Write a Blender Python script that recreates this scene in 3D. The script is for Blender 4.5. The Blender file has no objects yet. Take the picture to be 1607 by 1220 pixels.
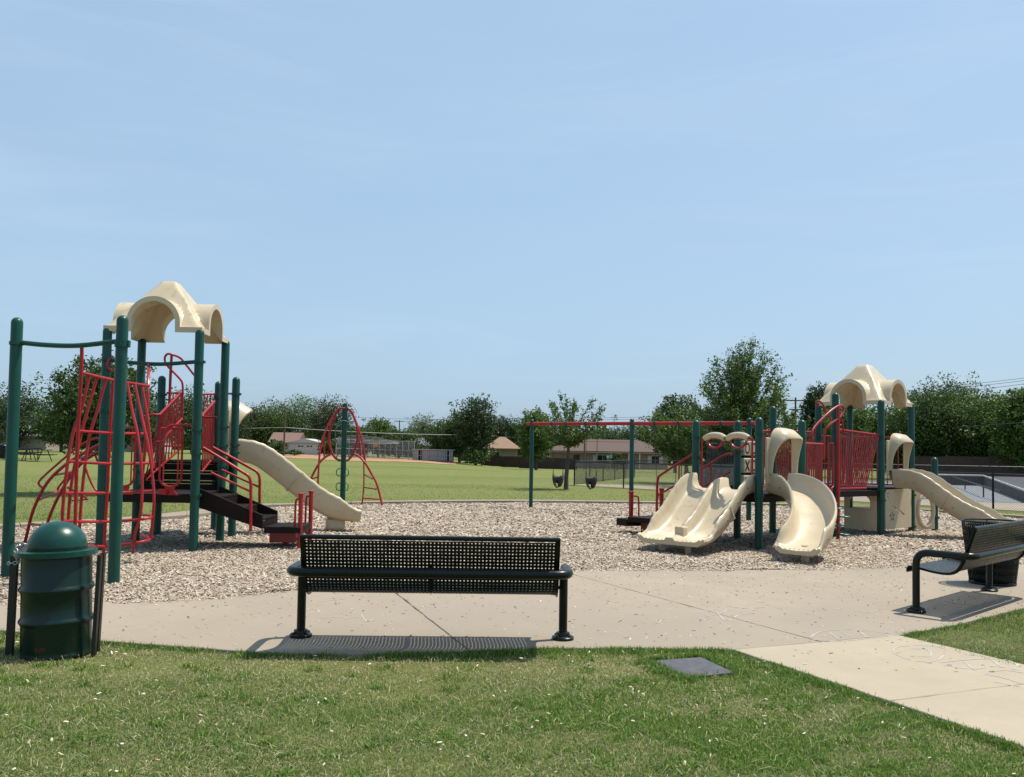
import bpy, bmesh, math, random
import numpy as np
from mathutils import Vector, Matrix

# ------------------------------------------------------------------ scene, camera, sky, sun
S = bpy.context.scene
COL = S.collection
CAM_H, FOC, ROLL, PITCH = 1.65, 1400.0, 0.0165, math.atan(0.042)
CX0, CY0 = 803.0, 646.2
ct, st = math.cos(PITCH), math.sin(PITCH)
cr_, sr_ = math.cos(ROLL), math.sin(ROLL)

cam_d = bpy.data.cameras.new('camera')
cam = bpy.data.objects.new('camera', cam_d); COL.objects.link(cam)
R0 = Vector((1, 0, 0)); U0 = Vector((0, -st, ct)); F0 = Vector((0, ct, st))
rt = R0 * cr_ + U0 * sr_; up = U0 * cr_ - R0 * sr_
m = Matrix((rt, up, -F0)).transposed().to_4x4()
m.translation = Vector((0, 0, CAM_H))
cam.matrix_world = m
cam_d.sensor_width = 36.0
cam_d.lens = FOC / 1607.0 * 36.0
cam_d.shift_y = (CY0 - 610.0) / 1607.0
cam_d.clip_start = 0.05; cam_d.clip_end = 3000
S.camera = cam

SUN_TO = Vector((0.45, 0.18, 1.0)).normalized()
W = bpy.data.worlds.new('World'); S.world = W; W.use_nodes = True
wn = W.node_tree; bg = wn.nodes['Background']
sky = wn.nodes.new('ShaderNodeTexSky'); sky.sky_type = 'NISHITA'; sky.sun_disc = False
sky.sun_elevation = math.asin(SUN_TO.z); sky.sun_rotation = math.atan2(SUN_TO.x, SUN_TO.y)
sky.altitude = 150; sky.air_density = 1.2; sky.dust_density = 2.6; sky.ozone_density = 4.5
# thin even haze over the blue, with very faint wisps
wtc = wn.nodes.new('ShaderNodeTexCoord'); wmp = wn.nodes.new('ShaderNodeMapping'); wmp.inputs['Scale'].default_value = (1.2, 1.2, 5.0); wmp.inputs['Rotation'].default_value = (0.0, 0.12, 0.3)
wno = wn.nodes.new('ShaderNodeTexNoise'); wno.inputs['Scale'].default_value = 1.6; wno.inputs['Detail'].default_value = 6; wno.inputs['Roughness'].default_value = 0.55
wmr = wn.nodes.new('ShaderNodeMapRange'); wmr.inputs[1].default_value = 0.3; wmr.inputs[2].default_value = 0.7; wmr.inputs[3].default_value = 0.58; wmr.inputs[4].default_value = 0.80
wmx = wn.nodes.new('ShaderNodeMix'); wmx.data_type = 'RGBA'; wmx.inputs[7].default_value = (2.90, 4.17, 5.50, 1)
wn.links.new(wtc.outputs['Generated'], wmp.inputs[0]); wn.links.new(wmp.outputs[0], wno.inputs['Vector']); wn.links.new(wno.outputs[0], wmr.inputs[0])
wn.links.new(wmr.outputs[0], wmx.inputs[0]); wn.links.new(sky.outputs[0], wmx.inputs[6]); 
wm2 = wn.nodes.new('ShaderNodeMapping'); wm2.inputs['Scale'].default_value = (1.0, 1.0, 7.0); wm2.inputs['Rotation'].default_value = (0.10, 0.28, 0.5)
wn2 = wn.nodes.new('ShaderNodeTexNoise'); wn2.inputs['Scale'].default_value = 2.6; wn2.inputs['Detail'].default_value = 8; wn2.inputs['Roughness'].default_value = 0.6; wn2.inputs['Distortion'].default_value = 0.6
wr2 = wn.nodes.new('ShaderNodeMapRange'); wr2.inputs[1].default_value = 0.48; wr2.inputs[2].default_value = 0.78; wr2.inputs[3].default_value = 0.0; wr2.inputs[4].default_value = 0.24
wx2 = wn.nodes.new('ShaderNodeMix'); wx2.data_type = 'RGBA'; wx2.inputs[7].default_value = (4.2, 5.1, 5.9, 1)
wn.links.new(wtc.outputs['Generated'], wm2.inputs[0]); wn.links.new(wm2.outputs[0], wn2.inputs['Vector']); wn.links.new(wn2.outputs[0], wr2.inputs[0])
wn.links.new(wr2.outputs[0], wx2.inputs[0]); wn.links.new(wmx.outputs[2], wx2.inputs[6]); wn.links.new(wx2.outputs[2], bg.inputs[0]); bg.inputs[1].default_value = 0.131
sl = bpy.data.lights.new('sun', 'SUN'); sl.energy = 5.0; sl.angle = math.radians(0.53); sl.color = (1.0, 0.94, 0.83)
so = bpy.data.objects.new('sun', sl); COL.objects.link(so); so.rotation_euler = SUN_TO.to_track_quat('Z', 'Y').to_euler()
so.location = (20, 8, 40)
S.view_settings.view_transform = 'Standard'; S.view_settings.look = 'None'
S.view_settings.exposure = 0.25; S.view_settings.gamma = 1.0

rng = np.random.default_rng(7); random.seed(7)

# ------------------------------------------------------------------ surveying helpers
def ray(px, py):
    dx, dy = px - CX0, py - CY0
    u = cr_ * dx + sr_ * dy; v = -sr_ * dx + cr_ * dy
    return (u, ct * FOC + st * v, st * FOC - ct * v)
def G(px, py, z=0.0):
    r = ray(px, py); t = (z - CAM_H) / r[2]
    return Vector((r[0] * t, r[1] * t, z))
def at(px, py, Y):
    r = ray(px, py); t = Y / r[1]
    return Vector((r[0] * t, Y, CAM_H + r[2] * t))
def sstep(a, b, x):
    t = min(1, max(0, (x - a) / (b - a))); return t * t * (3 - 2 * t)
def tz(X, Y):
    """height of the lawn: level by the playground, a little higher far left, lower far right"""
    a = sstep(30, 62, Y) * 0.45 * sstep(-12, -40, X)
    b = -0.95 * sstep(45, 130, Y) * sstep(-14, 3, X)
    return a + b

# ------------------------------------------------------------------ materials
MATS = {}
def nodes(name):
    m = bpy.data.materials.new(name); m.use_nodes = True
    nt = m.node_tree; b = nt.nodes['Principled BSDF']; MATS[name] = m
    return m, nt, b
def ramp(nt, fac, stops, interp='LINEAR'):
    r = nt.nodes.new('ShaderNodeValToRGB'); r.color_ramp.interpolation = interp
    el = r.color_ramp.elements
    while len(el) < len(stops): el.new(0.5)
    for e, (p, c) in zip(el, stops):
        e.position = p; e.color = (*c, 1)
    nt.links.new(fac, r.inputs[0]); return r.outputs[0]
def noise(nt, scale, detail=4, rough=0.55, co='Object', stretch=None):
    tc = nt.nodes.new('ShaderNodeTexCoord'); n = nt.nodes.new('ShaderNodeTexNoise')
    n.inputs['Scale'].default_value = scale; n.inputs['Detail'].default_value = detail; n.inputs['Roughness'].default_value = rough
    if stretch:
        mp = nt.nodes.new('ShaderNodeMapping'); mp.inputs['Scale'].default_value = stretch
        nt.links.new(tc.outputs[co], mp.inputs[0]); nt.links.new(mp.outputs[0], n.inputs['Vector'])
    else: nt.links.new(tc.outputs[co], n.inputs['Vector'])
    return n.outputs[0]
def mix(nt, fac, a, b, blend='MIX'):
    x = nt.nodes.new('ShaderNodeMix'); x.data_type = 'RGBA'; x.blend_type = blend
    for i, v in ((0, fac), (6, a), (7, b)):
        if hasattr(v, 'is_linked') or hasattr(v, 'node'): nt.links.new(v, x.inputs[i])
        elif i == 0: x.inputs[0].default_value = v
        else: x.inputs[i].default_value = (*v, 1)
    return x.outputs[2]
def bump(nt, b, h, strength=0.3, dist=0.01):
    n = nt.nodes.new('ShaderNodeBump'); n.inputs['Strength'].default_value = strength; n.inputs['Distance'].default_value = dist
    nt.links.new(h, n.inputs['Height']); nt.links.new(n.outputs[0], b.inputs['Normal'])
def island(nt):
    g = nt.nodes.new('ShaderNodeNewGeometry'); return g.outputs['Random Per Island']

def simple(name, col, rough=0.5, var=0.12, scale=3.0, spec=0.5, metal=0.0, bmp=0.0, bscale=40, dirt=None):
    m, nt, b = nodes(name); col = tuple(0.88 * c for c in col)
    n = noise(nt, scale, 5)
    lo = tuple(c * (1 - var) for c in col); hi = tuple(min(1, c * (1 + var)) for c in col)
    c = ramp(nt, n, [(0.3, lo), (0.7, hi)])
    if dirt:
        n2 = noise(nt, dirt[1], 6, 0.7)
        f = ramp(nt, n2, [(dirt[2], (0, 0, 0)), (dirt[2] + 0.15, (1, 1, 1))])
        c = mix(nt, f, c, tuple(0.88 * q for q in dirt[0]))
    nt.links.new(c, b.inputs['Base Color'])
    rr = ramp(nt, noise(nt, scale * 4, 3), [(0.3, (rough * 0.85,) * 3), (0.7, (min(1, rough * 1.2),) * 3)])
    nt.links.new(rr, b.inputs['Roughness'])
    b.inputs['Metallic'].default_value = metal; b.inputs['Specular IOR Level'].default_value = spec
    if bmp: bump(nt, b, noise(nt, bscale, 4), bmp, 0.004)
    return m

simple('green_paint', (0.004, 0.062, 0.045), 0.36, 0.15, 2.0, bmp=0.06, spec=0.35, dirt=((0.015, 0.06, 0.05), 9, 0.68))
simple('red_paint', (0.37, 0.009, 0.010), 0.36, 0.2, 2.5, dirt=((0.20, 0.03, 0.022), 14, 0.70))
simple('dark_red', (0.19, 0.006, 0.009), 0.42, 0.2, 3)
simple('cream_plastic', (0.59, 0.485, 0.325), 0.33, 0.10, 1.3, bmp=0.06, bscale=18, dirt=((0.40, 0.315, 0.205), 5, 0.58))
simple('brown_deck', (0.014, 0.008, 0.006), 0.6, 0.3, 5, spec=0.15, dirt=((0.04, 0.028, 0.022), 11, 0.68))
simple('bench_green', (0.0035, 0.0075, 0.006), 0.30, 0.25, 4, bmp=0.05, spec=0.3)
simple('drum_green', (0.003, 0.020, 0.014), 0.30, 0.25, 3, spec=0.35, dirt=((0.02, 0.045, 0.036), 18, 0.66))
simple('lid_green', (0.004, 0.052, 0.039), 0.28, 0.25, 3, spec=0.4, dirt=((0.05, 0.11, 0.09), 22, 0.62))
simple('black_steel', (0.010, 0.010, 0.010), 0.45, 0.3, 6, dirt=((0.05, 0.025, 0.015), 15, 0.66))
simple('rust', (0.11, 0.032, 0.014), 0.8, 0.5, 60)
simple('steel', (0.42, 0.42, 0.42), 0.4, 0.15, 8, metal=0.8)
simple('galvanised', (0.34, 0.35, 0.36), 0.55, 0.15, 6)
simple('rubber', (0.012, 0.012, 0.012), 0.6, 0.2, 8)
simple('black_print', (0.012, 0.011, 0.011), 0.6, 0.1, 8)
simple('slate_plate', (0.075, 0.075, 0.088), 0.75, 0.25, 14, bmp=0.3, bscale=60)
simple('white_paint', (0.52, 0.52, 0.51), 0.6, 0.06, 1.0)
simple('tan_wall', (0.36, 0.31, 0.25), 0.8, 0.08, 0.8)
simple('garage_door', (0.58, 0.57, 0.55), 0.6, 0.05, 1.0)
simple('shingle_red', (0.20, 0.115, 0.095), 0.9, 0.12, 5)
simple('shingle_tan', (0.25, 0.155, 0.10), 0.9, 0.12, 5)
simple('shingle_brown', (0.105, 0.064, 0.052), 0.9, 0.14, 5)
simple('shingle_grey', (0.15, 0.15, 0.16), 0.9, 0.12, 5)
simple('window_glass', (0.02, 0.025, 0.03), 0.08, 0.1, 2)
simple('wood_fence', (0.062, 0.037, 0.028), 0.85, 0.3, 1.5)
simple('wood_pole', (0.11, 0.08, 0.06), 0.9, 0.25, 3)
simple('bark', (0.085, 0.062, 0.045), 0.95, 0.35, 6, bmp=0.5)
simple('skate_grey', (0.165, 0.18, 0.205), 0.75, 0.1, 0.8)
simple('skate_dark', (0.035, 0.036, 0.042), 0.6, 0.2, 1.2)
simple('green_cable', (0.012, 0.16, 0.12), 0.4, 0.1, 4)
simple('field_dirt', (0.37, 0.20, 0.10), 0.95, 0.12, 0.5)
simple('wire', (0.02, 0.02, 0.022), 0.5, 0.1, 1)
simple('wire_pale', (0.55, 0.55, 0.53), 0.5, 0.1, 1)
simple('street_sign_green', (0.01, 0.13, 0.08), 0.5, 0.1, 1)
simple('orange_disc', (0.62, 0.22, 0.04), 0.6, 0.1, 1)
simple('chalk', (0.46, 0.445, 0.42), 0.95, 0.1, 20)
simple('chalk_pink', (0.39, 0.33, 0.30), 0.95, 0.1, 20)

def brick_mat(name, c1, c2, mortar, scale):
    m, nt, b = nodes(name)
    tc = nt.nodes.new('ShaderNodeTexCoord'); mp = nt.nodes.new('ShaderNodeMapping'); mp.inputs['Rotation'].default_value = (math.pi / 2, 0, 0)
    br = nt.nodes.new('ShaderNodeTexBrick'); br.inputs['Scale'].default_value = scale
    br.inputs['Color1'].default_value = (*c1, 1); br.inputs['Color2'].default_value = (*c2, 1); br.inputs['Mortar'].default_value = (*mortar, 1)
    nt.links.new(tc.outputs['Object'], mp.inputs[0]); nt.links.new(mp.outputs[0], br.inputs[0])
    nt.links.new(br.outputs[0], b.inputs['Base Color']); b.inputs['Roughness'].default_value = 0.9
brick_mat('brick_pink', (0.313, 0.196, 0.148), (0.261, 0.157, 0.117), (0.331, 0.278, 0.244), 3)
brick_mat('brick_red', (0.217, 0.104, 0.074), (0.174, 0.087, 0.065), (0.261, 0.226, 0.200), 3)

# concrete
m, nt, b = nodes('concrete')
c = ramp(nt, noise(nt, 0.55, 6, 0.6), [(0.25, (0.269, 0.219, 0.163)), (0.75, (0.338, 0.280, 0.210))])
c = mix(nt, ramp(nt, noise(nt, 0.22, 3, 0.5), [(0.40, (0, 0, 0)), (0.62, (0.5,) * 3)]), c, (0.221, 0.185, 0.149))
c = mix(nt, ramp(nt, noise(nt, 3.1, 8, 0.7), [(0.35, (0, 0, 0)), (0.75, (0.55,) * 3)]), c, (0.252, 0.207, 0.152))
c = mix(nt, ramp(nt, noise(nt, 95, 3, 0.7), [(0.30, (0.75,) * 3), (0.42, (0, 0, 0))]), c, (0.199, 0.162, 0.118))
c = mix(nt, ramp(nt, noise(nt, 1.3, 6, 0.75), [(0.60, (0, 0, 0)), (0.72, (0.35,) * 3)]), c, (0.199, 0.168, 0.129))
nt.links.new(c, b.inputs['Base Color']); b.inputs['Roughness'].default_value = 0.9
bump(nt, b, noise(nt, 120, 4, 0.7), 0.25, 0.003)

# newer, paler concrete of the walk
m, nt, b = nodes('walk_concrete')
c = ramp(nt, noise(nt, 0.55, 6, 0.6), [(0.25, (0.312, 0.260, 0.188)), (0.75, (0.394, 0.331, 0.243))])
c = mix(nt, ramp(nt, noise(nt, 3.1, 8, 0.7), [(0.35, (0, 0, 0)), (0.75, (0.55,) * 3)]), c, (0.294, 0.244, 0.176))
c = mix(nt, ramp(nt, noise(nt, 95, 3, 0.7), [(0.30, (0.75,) * 3), (0.42, (0, 0, 0))]), c, (0.232, 0.191, 0.136))
c = mix(nt, ramp(nt, noise(nt, 1.3, 6, 0.75), [(0.60, (0, 0, 0)), (0.72, (0.35,) * 3)]), c, (0.232, 0.198, 0.150))
nt.links.new(c, b.inputs['Base Color']); b.inputs['Roughness'].default_value = 0.9
bump(nt, b, noise(nt, 120, 4, 0.7), 0.25, 0.003)

m, nt, b = nodes('kerb_concrete')
c = ramp(nt, noise(nt, 2.0, 6, 0.65), [(0.25, (0.201, 0.157, 0.114)), (0.75, (0.287, 0.241, 0.187))])
nt.links.new(c, b.inputs['Base Color']); b.inputs['Roughness'].default_value = 0.9
bump(nt, b, noise(nt, 60, 4, 0.7), 0.3, 0.004)

# lawn sheet: green with dry patches, greener/yellower bands across the field
m, nt, b = nodes('lawn')
big = noise(nt, 0.085, 5, 0.6, stretch=(0.5, 1.3, 1))
c = ramp(nt, big, [(0.30, (0.105, 0.139, 0.036)), (0.45, (0.155, 0.190, 0.049)), (0.58, (0.192, 0.201, 0.069)), (0.72, (0.130, 0.174, 0.036))])
c = mix(nt, ramp(nt, noise(nt, 0.6, 8, 0.75), [(0.40, (0, 0, 0)), (0.75, (0.75,) * 3)]), c, (0.216, 0.201, 0.085))
c = mix(nt, ramp(nt, noise(nt, 2.6, 6, 0.8), [(0.35, (0.35,) * 3), (0.55, (0, 0, 0))]), c, (0.076, 0.109, 0.024))
c = mix(nt, ramp(nt, noise(nt, 38, 3, 0.8), [(0.35, (0.4,) * 3), (0.6, (0, 0, 0))]), c, (0.061, 0.076, 0.023))
nt.links.new(c, b.inputs['Base Color']); b.inputs['Roughness'].default_value = 0.95; b.inputs['Specular IOR Level'].default_value = 0.1
bump(nt, b, noise(nt, 22, 6, 0.8), 0.8, 0.05)

# wood-chip bed under the loose chips
m, nt, b = nodes('mulch_bed')
tc = nt.nodes.new('ShaderNodeTexCoord'); vo = nt.nodes.new('ShaderNodeTexVoronoi'); vo.inputs['Scale'].default_value = 26; vo.inputs['Randomness'].default_value = 1
mp = nt.nodes.new('ShaderNodeMapping'); mp.inputs['Scale'].default_value = (0.75, 1.0, 1)
nt.links.new(tc.outputs['Object'], mp.inputs[0]); nt.links.new(mp.outputs[0], vo.inputs['Vector'])
sp = nt.nodes.new('ShaderNodeSeparateColor'); nt.links.new(vo.outputs['Color'], sp.inputs[0])
c = ramp(nt, sp.outputs[0], [(0.0, (0.141, 0.102, 0.067)), (0.3, (0.255, 0.196, 0.138)), (0.65, (0.334, 0.268, 0.198)), (1.0, (0.440, 0.365, 0.280))])
c = mix(nt, ramp(nt, vo.outputs['Distance'], [(0.35, (0, 0, 0)), (0.75, (0.8,) * 3)]), c, (0.053, 0.034, 0.022))
c = mix(nt, ramp(nt, noise(nt, 0.5, 5, 0.7), [(0.45, (0, 0, 0)), (0.75, (0.4,) * 3)]), c, (0.176, 0.123, 0.079))
nt.links.new(c, b.inputs['Base Color']); b.inputs['Roughness'].default_value = 0.95
bump(nt, b, vo.outputs['Distance'], 0.9, 0.03)

def isl_mat(name, stops, rough=0.85, trans=0.0, patch=None):
    m, nt, b = nodes(name)
    c = ramp(nt, island(nt), stops)
    if patch:
        for (scale, lo, hi, col) in patch:
            c = mix(nt, ramp(nt, noise(nt, scale, 5, 0.65), [(lo, (0, 0, 0)), (hi, (0.85,) * 3)]), c, col)
    nt.links.new(c, b.inputs['Base Color']); b.inputs['Roughness'].default_value = rough; b.inputs['Specular IOR Level'].default_value = 0.25
    if trans:
        tr = nt.nodes.new('ShaderNodeBsdfTranslucent'); nt.links.new(c, tr.inputs[0])
        mx = nt.nodes.new('ShaderNodeMixShader'); mx.inputs[0].default_value = trans
        nt.links.new(b.outputs[0], mx.inputs[1]); nt.links.new(tr.outputs[0], mx.inputs[2])
        nt.links.new(mx.outputs[0], nt.nodes['Material Output'].inputs[0])
    return m
isl_mat('grass_blade', [(0, (0.084, 0.148, 0.029)), (0.40, (0.134, 0.219, 0.048)), (0.66, (0.197, 0.271, 0.080)), (0.84, (0.317, 0.337, 0.144)), (1, (0.451, 0.469, 0.262))], 0.6, 0.35,
        patch=[(1.1, 0.50, 0.66, (0.253, 0.280, 0.100)), (0.38, 0.50, 0.62, (0.324, 0.337, 0.144)), (3.0, 0.55, 0.70, (0.099, 0.181, 0.034))])
isl_mat('grass_lush', [(0, (0.076, 0.160, 0.022)), (0.6, (0.145, 0.255, 0.040)), (0.9, (0.238, 0.320, 0.080)), (1, (0.425, 0.450, 0.200))], 0.6, 0.4)
isl_mat('dry_grass', [(0, (0.25, 0.21, 0.10)), (0.5, (0.40, 0.345, 0.185)), (1, (0.58, 0.52, 0.34))], 0.8, 0.25)
isl_mat('chip', [(0, (0.194, 0.138, 0.096)), (0.2, (0.290, 0.228, 0.167)), (0.6, (0.387, 0.319, 0.246)), (0.9, (0.493, 0.422, 0.338)), (1, (0.616, 0.552, 0.468))], 0.9)
isl_mat('pale_chip', [(0, (0.425, 0.328, 0.226)), (0.6, (0.561, 0.484, 0.382)), (1, (0.680, 0.623, 0.546))], 0.85)
LEAF = {
 'oak':   [(0, (0.028, 0.055, 0.012)), (0.55, (0.054, 0.101, 0.021)), (0.9, (0.089, 0.140, 0.034)), (1, (0.157, 0.190, 0.076))],
 'dark':  [(0, (0.019, 0.040, 0.012)), (0.6, (0.038, 0.070, 0.019)), (1, (0.074, 0.106, 0.038))],
 'bright': [(0, (0.042, 0.084, 0.015)), (0.5, (0.086, 0.151, 0.028)), (0.9, (0.131, 0.197, 0.043)), (1, (0.199, 0.236, 0.085))],
 'olive': [(0, (0.034, 0.042, 0.015)), (0.6, (0.061, 0.072, 0.026)), (1, (0.100, 0.101, 0.043))],
 'pale':  [(0, (0.079, 0.118, 0.043)), (0.6, (0.142, 0.190, 0.076)), (1, (0.219, 0.259, 0.128))],
}
for k, s in LEAF.items(): isl_mat('leaf_' + k, s, 0.5, 0.30)

# ------------------------------------------------------------------ mesh builder
ORG = {}
class MB:
    def __init__(s): s.v = []; s.f = []
    def add(s, vs, fs):
        o = len(s.v); s.v += [tuple(v) for v in vs]; s.f += [tuple(i + o for i in f) for f in fs]; return s
    def obox(s, c, ax, ay, az):
        c, ax, ay, az = Vector(c), Vector(ax), Vector(ay), Vector(az)
        vs = [c + ax * i + ay * j + az * k for k in (-1, 1) for j in (-1, 1) for i in (-1, 1)]
        return s.add(vs, [(0, 2, 3, 1), (4, 5, 7, 6), (0, 1, 5, 4), (2, 6, 7, 3), (0, 4, 6, 2), (1, 3, 7, 5)])
    def box(s, c, d, rz=0.0):
        cz, sz = math.cos(rz), math.sin(rz)
        return s.obox(c, (d[0] / 2 * cz, d[0] / 2 * sz, 0), (-d[1] / 2 * sz, d[1] / 2 * cz, 0), (0, 0, d[2] / 2))
    def tube(s, path, r, n=8, closed=False, r2=None, cap=True):
        P = [Vector(p) for p in path]; k = len(P)
        T = []
        for i in range(k):
            a = P[(i - 1) % k] if (closed or i > 0) else P[0]; b_ = P[(i + 1) % k] if (closed or i < k - 1) else P[-1]
            t = (b_ - a); T.append(t.normalized() if t.length > 1e-9 else Vector((0, 0, 1)))
        N = T[0].orthogonal().normalized(); rings = []
        for i in range(k):
            N = (N - T[i] * N.dot(T[i]))
            N = N.normalized() if N.length > 1e-6 else T[i].orthogonal().normalized()
            B = T[i].cross(N)
            rr = r if r2 is None else r + (r2 - r) * i / max(1, k - 1)
            rings.append([P[i] + (N * math.cos(2 * math.pi * j / n) + B * math.sin(2 * math.pi * j / n)) * rr for j in range(n)])
        vs = [v for rg in rings for v in rg]; fs = []
        for i in range(k if closed else k - 1):
            i2 = (i + 1) % k
            for j in range(n):
                j2 = (j + 1) % n
                fs.append((i * n + j, i * n + j2, i2 * n + j2, i2 * n + j))
        if cap and not closed:
            fs.append(tuple(range(n - 1, -1, -1))); fs.append(tuple((k - 1) * n + j for j in range(n)))
        return s.add(vs, fs)
    def lathe(s, prof, c=(0, 0, 0), n=20, tilt=None):
        c = Vector(c); vs = []; fs = []
        for (r, z) in prof:
            for j in range(n):
                v = Vector((r * math.cos(2 * math.pi * j / n), r * math.sin(2 * math.pi * j / n), z))
                if tilt: v = tilt @ v
                vs.append(c + v)
        for i in range(len(prof) - 1):
            for j in range(n):
                j2 = (j + 1) % n
                fs.append((i * n + j, i * n + j2, (i + 1) * n + j2, (i + 1) * n + j))
        fs.append(tuple(range(n - 1, -1, -1))); fs.append(tuple((len(prof) - 1) * n + j for j in range(n)))
        return s.add(vs, fs)
    def prism(s, poly, d):
        """closed polygon (list of points) extruded by vector d"""
        P = [Vector(p) for p in poly]; d = Vector(d); n = len(P)
        vs = P + [p + d for p in P]
        fs = [tuple(range(n - 1, -1, -1)), tuple(range(n, 2 * n))] + [(i, (i + 1) % n, n + (i + 1) % n, n + i) for i in range(n)]
        return s.add(vs, fs)
    def sweep(s, frames, profs):
        """frames: (origin, lateral, up); profs: closed 2-D outlines, one for each frame"""
        n = len(profs[0]); vs = []; fs = []
        for (o, l, u), pr in zip(frames, profs):
            vs += [o + l * a + u * b_ for a, b_ in pr]
        for i in range(len(frames) - 1):
            for j in range(n):
                j2 = (j + 1) % n
                fs.append((i * n + j, i * n + j2, (i + 1) * n + j2, (i + 1) * n + j))
        fs.append(tuple(range(n - 1, -1, -1))); fs.append(tuple((len(frames) - 1) * n + j for j in range(n)))
        return s.add(vs, fs)
    def build(s, name, mat, parent=None, sharp=42, bevel=0.0, seg=2, fix=True):
        me = bpy.data.meshes.new(name)
        o = ORG.get(parent.name, Vector((0, 0, 0))) if parent else Vector((0, 0, 0))
        me.from_pydata([(v[0] - o.x, v[1] - o.y, v[2] - o.z) for v in s.v], [], s.f)
        me.materials.append(MATS[mat])
        if fix:
            bm = bmesh.new(); bm.from_mesh(me); bmesh.ops.recalc_face_normals(bm, faces=bm.faces); bm.to_mesh(me); bm.free()
        me.polygons.foreach_set('use_smooth', [True] * len(me.polygons))
        me.set_sharp_from_angle(angle=math.radians(sharp))
        ob = bpy.data.objects.new(name, me); COL.objects.link(ob)
        if parent: ob.parent = parent; ORG[ob.name] = o
        if bevel:
            md = ob.modifiers.new('bevel', 'BEVEL'); md.width = bevel; md.segments = seg; md.limit_method = 'ANGLE'; md.angle_limit = math.radians(40); md.harden_normals = False
        return ob
def tag(o, label=None, cat=None, group=None, kind=None):
    if label: o['label'] = label
    if cat: o['category'] = cat
    if group: o['group'] = group
    if kind: o['kind'] = kind
    return o
def empty(name, loc, label=None, cat=None, group=None):
    o = bpy.data.objects.new(name, None); COL.objects.link(o); o.location = loc; o.empty_display_size = 0.2
    ORG[o.name] = Vector(loc); return tag(o, label, cat, group)
def kids(o): return [c for c in bpy.data.objects if c.parent == o]
def copy_tree(o, parent=None):
    c = o.copy(); COL.objects.link(c)
    if parent: c.parent = parent
    for k in kids(o): copy_tree(k, c)
    return c
def crs(pts, n=6, closed=False):
    P = [Vector(p) for p in pts]; k = len(P); out = []
    for i in range(k if closed else k - 1):
        g = lambda q: P[q % k] if closed else P[min(k - 1, max(0, q))]
        p0, p1, p2, p3 = g(i - 1), g(i), g(i + 1), g(i + 2)
        for j in range(n):
            t = j / n
            out.append(0.5 * ((2 * p1) + (p2 - p0) * t + (2 * p0 - 5 * p1 + 4 * p2 - p3) * t * t + (3 * p1 - p0 - 3 * p2 + p3) * t ** 3))
    if not closed: out.append(P[-1])
    return out
def npmesh(name, V, F, mat, parent=None, smooth=False):
    """fast mesh from arrays; F is (n,k) with one k"""
    me = bpy.data.meshes.new(name); V = np.asarray(V, np.float32); F = np.asarray(F, np.int32)
    me.vertices.add(len(V)); me.vertices.foreach_set('co', V.ravel())
    k = F.shape[1]; me.loops.add(F.size); me.loops.foreach_set('vertex_index', F.ravel())
    me.polygons.add(len(F)); me.polygons.foreach_set('loop_start', np.arange(0, F.size, k, dtype=np.int32))
    me.update(calc_edges=True); me.materials.append(MATS[mat])
    if smooth: me.polygons.foreach_set('use_smooth', np.ones(len(F), bool))
    ob = bpy.data.objects.new(name, me); COL.objects.link(ob)
    if parent: ob.parent = parent
    return ob
def inside(poly, x, y):
    r = np.zeros(len(x), bool); n = len(poly)
    for i in range(n):
        x1, y1 = poly[i][0], poly[i][1]; x2, y2 = poly[(i + 1) % n][0], poly[(i + 1) % n][1]
        c = ((y1 > y) != (y2 > y)); xi = (x2 - x1) * (y - y1) / ((y2 - y1) if abs(y2 - y1) > 1e-9 else 1e-9) + x1
        r ^= (c & (x < xi))
    return r

# ------------------------------------------------------------------ ground
# lawn: one sheet out to the horizon, finer near the playground
xs = np.unique(np.concatenate([np.linspace(-900, -120, 12), np.linspace(-120, 120, 81), np.linspace(120, 900, 12)]))
ys = np.unique(np.concatenate([np.linspace(-30, 200, 116), np.linspace(200, 1500, 20)]))
V = [(x, y, tz(x, y) - 0.012) for y in ys for x in xs]; nx = len(xs)
F = [(j * nx + i, j * nx + i + 1, (j + 1) * nx + i + 1, (j + 1) * nx + i) for j in range(len(ys) - 1) for i in range(nx - 1)]
tag(npmesh('lawn', V, F, 'lawn', smooth=True), 'green park lawn with dry patches', kind='structure')

# outlines read off the ground
near_edge = [(-500, 960), (-200, 955), (0, 951), (165, 948), (340, 941), (470, 929), (640, 914), (760, 905), (880, 899), (1050, 897), (1200, 897), (1420, 893), (1607, 888), (1900, 882)]
far_in = [(-420, 862), (-200, 845), (0, 832), (66, 828), (200, 820), (313, 812), (400, 799), (455, 796), (600, 790.5), (800, 788.5), (1000, 790.5), (1200, 793.5), (1320, 797), (1480, 806), (1607, 815), (1800, 830), (1950, 850)]
far_out = [(-420, 849), (-200, 834), (0, 823), (66, 819), (200, 810), (313, 799), (400, 790.5), (455, 789), (600, 786.5), (800, 785), (1000, 786.8), (1200, 789.5), (1320, 792.5), (1480, 800), (1607, 808), (1800, 822), (1950, 841)]
NE = crs([G(*p) for p in near_edge], 5); FI = crs([G(*p) for p in far_in], 5)
MULCH = [(p.x, p.y) for p in NE] + [(p.x, p.y) for p in reversed(FI)]
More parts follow.
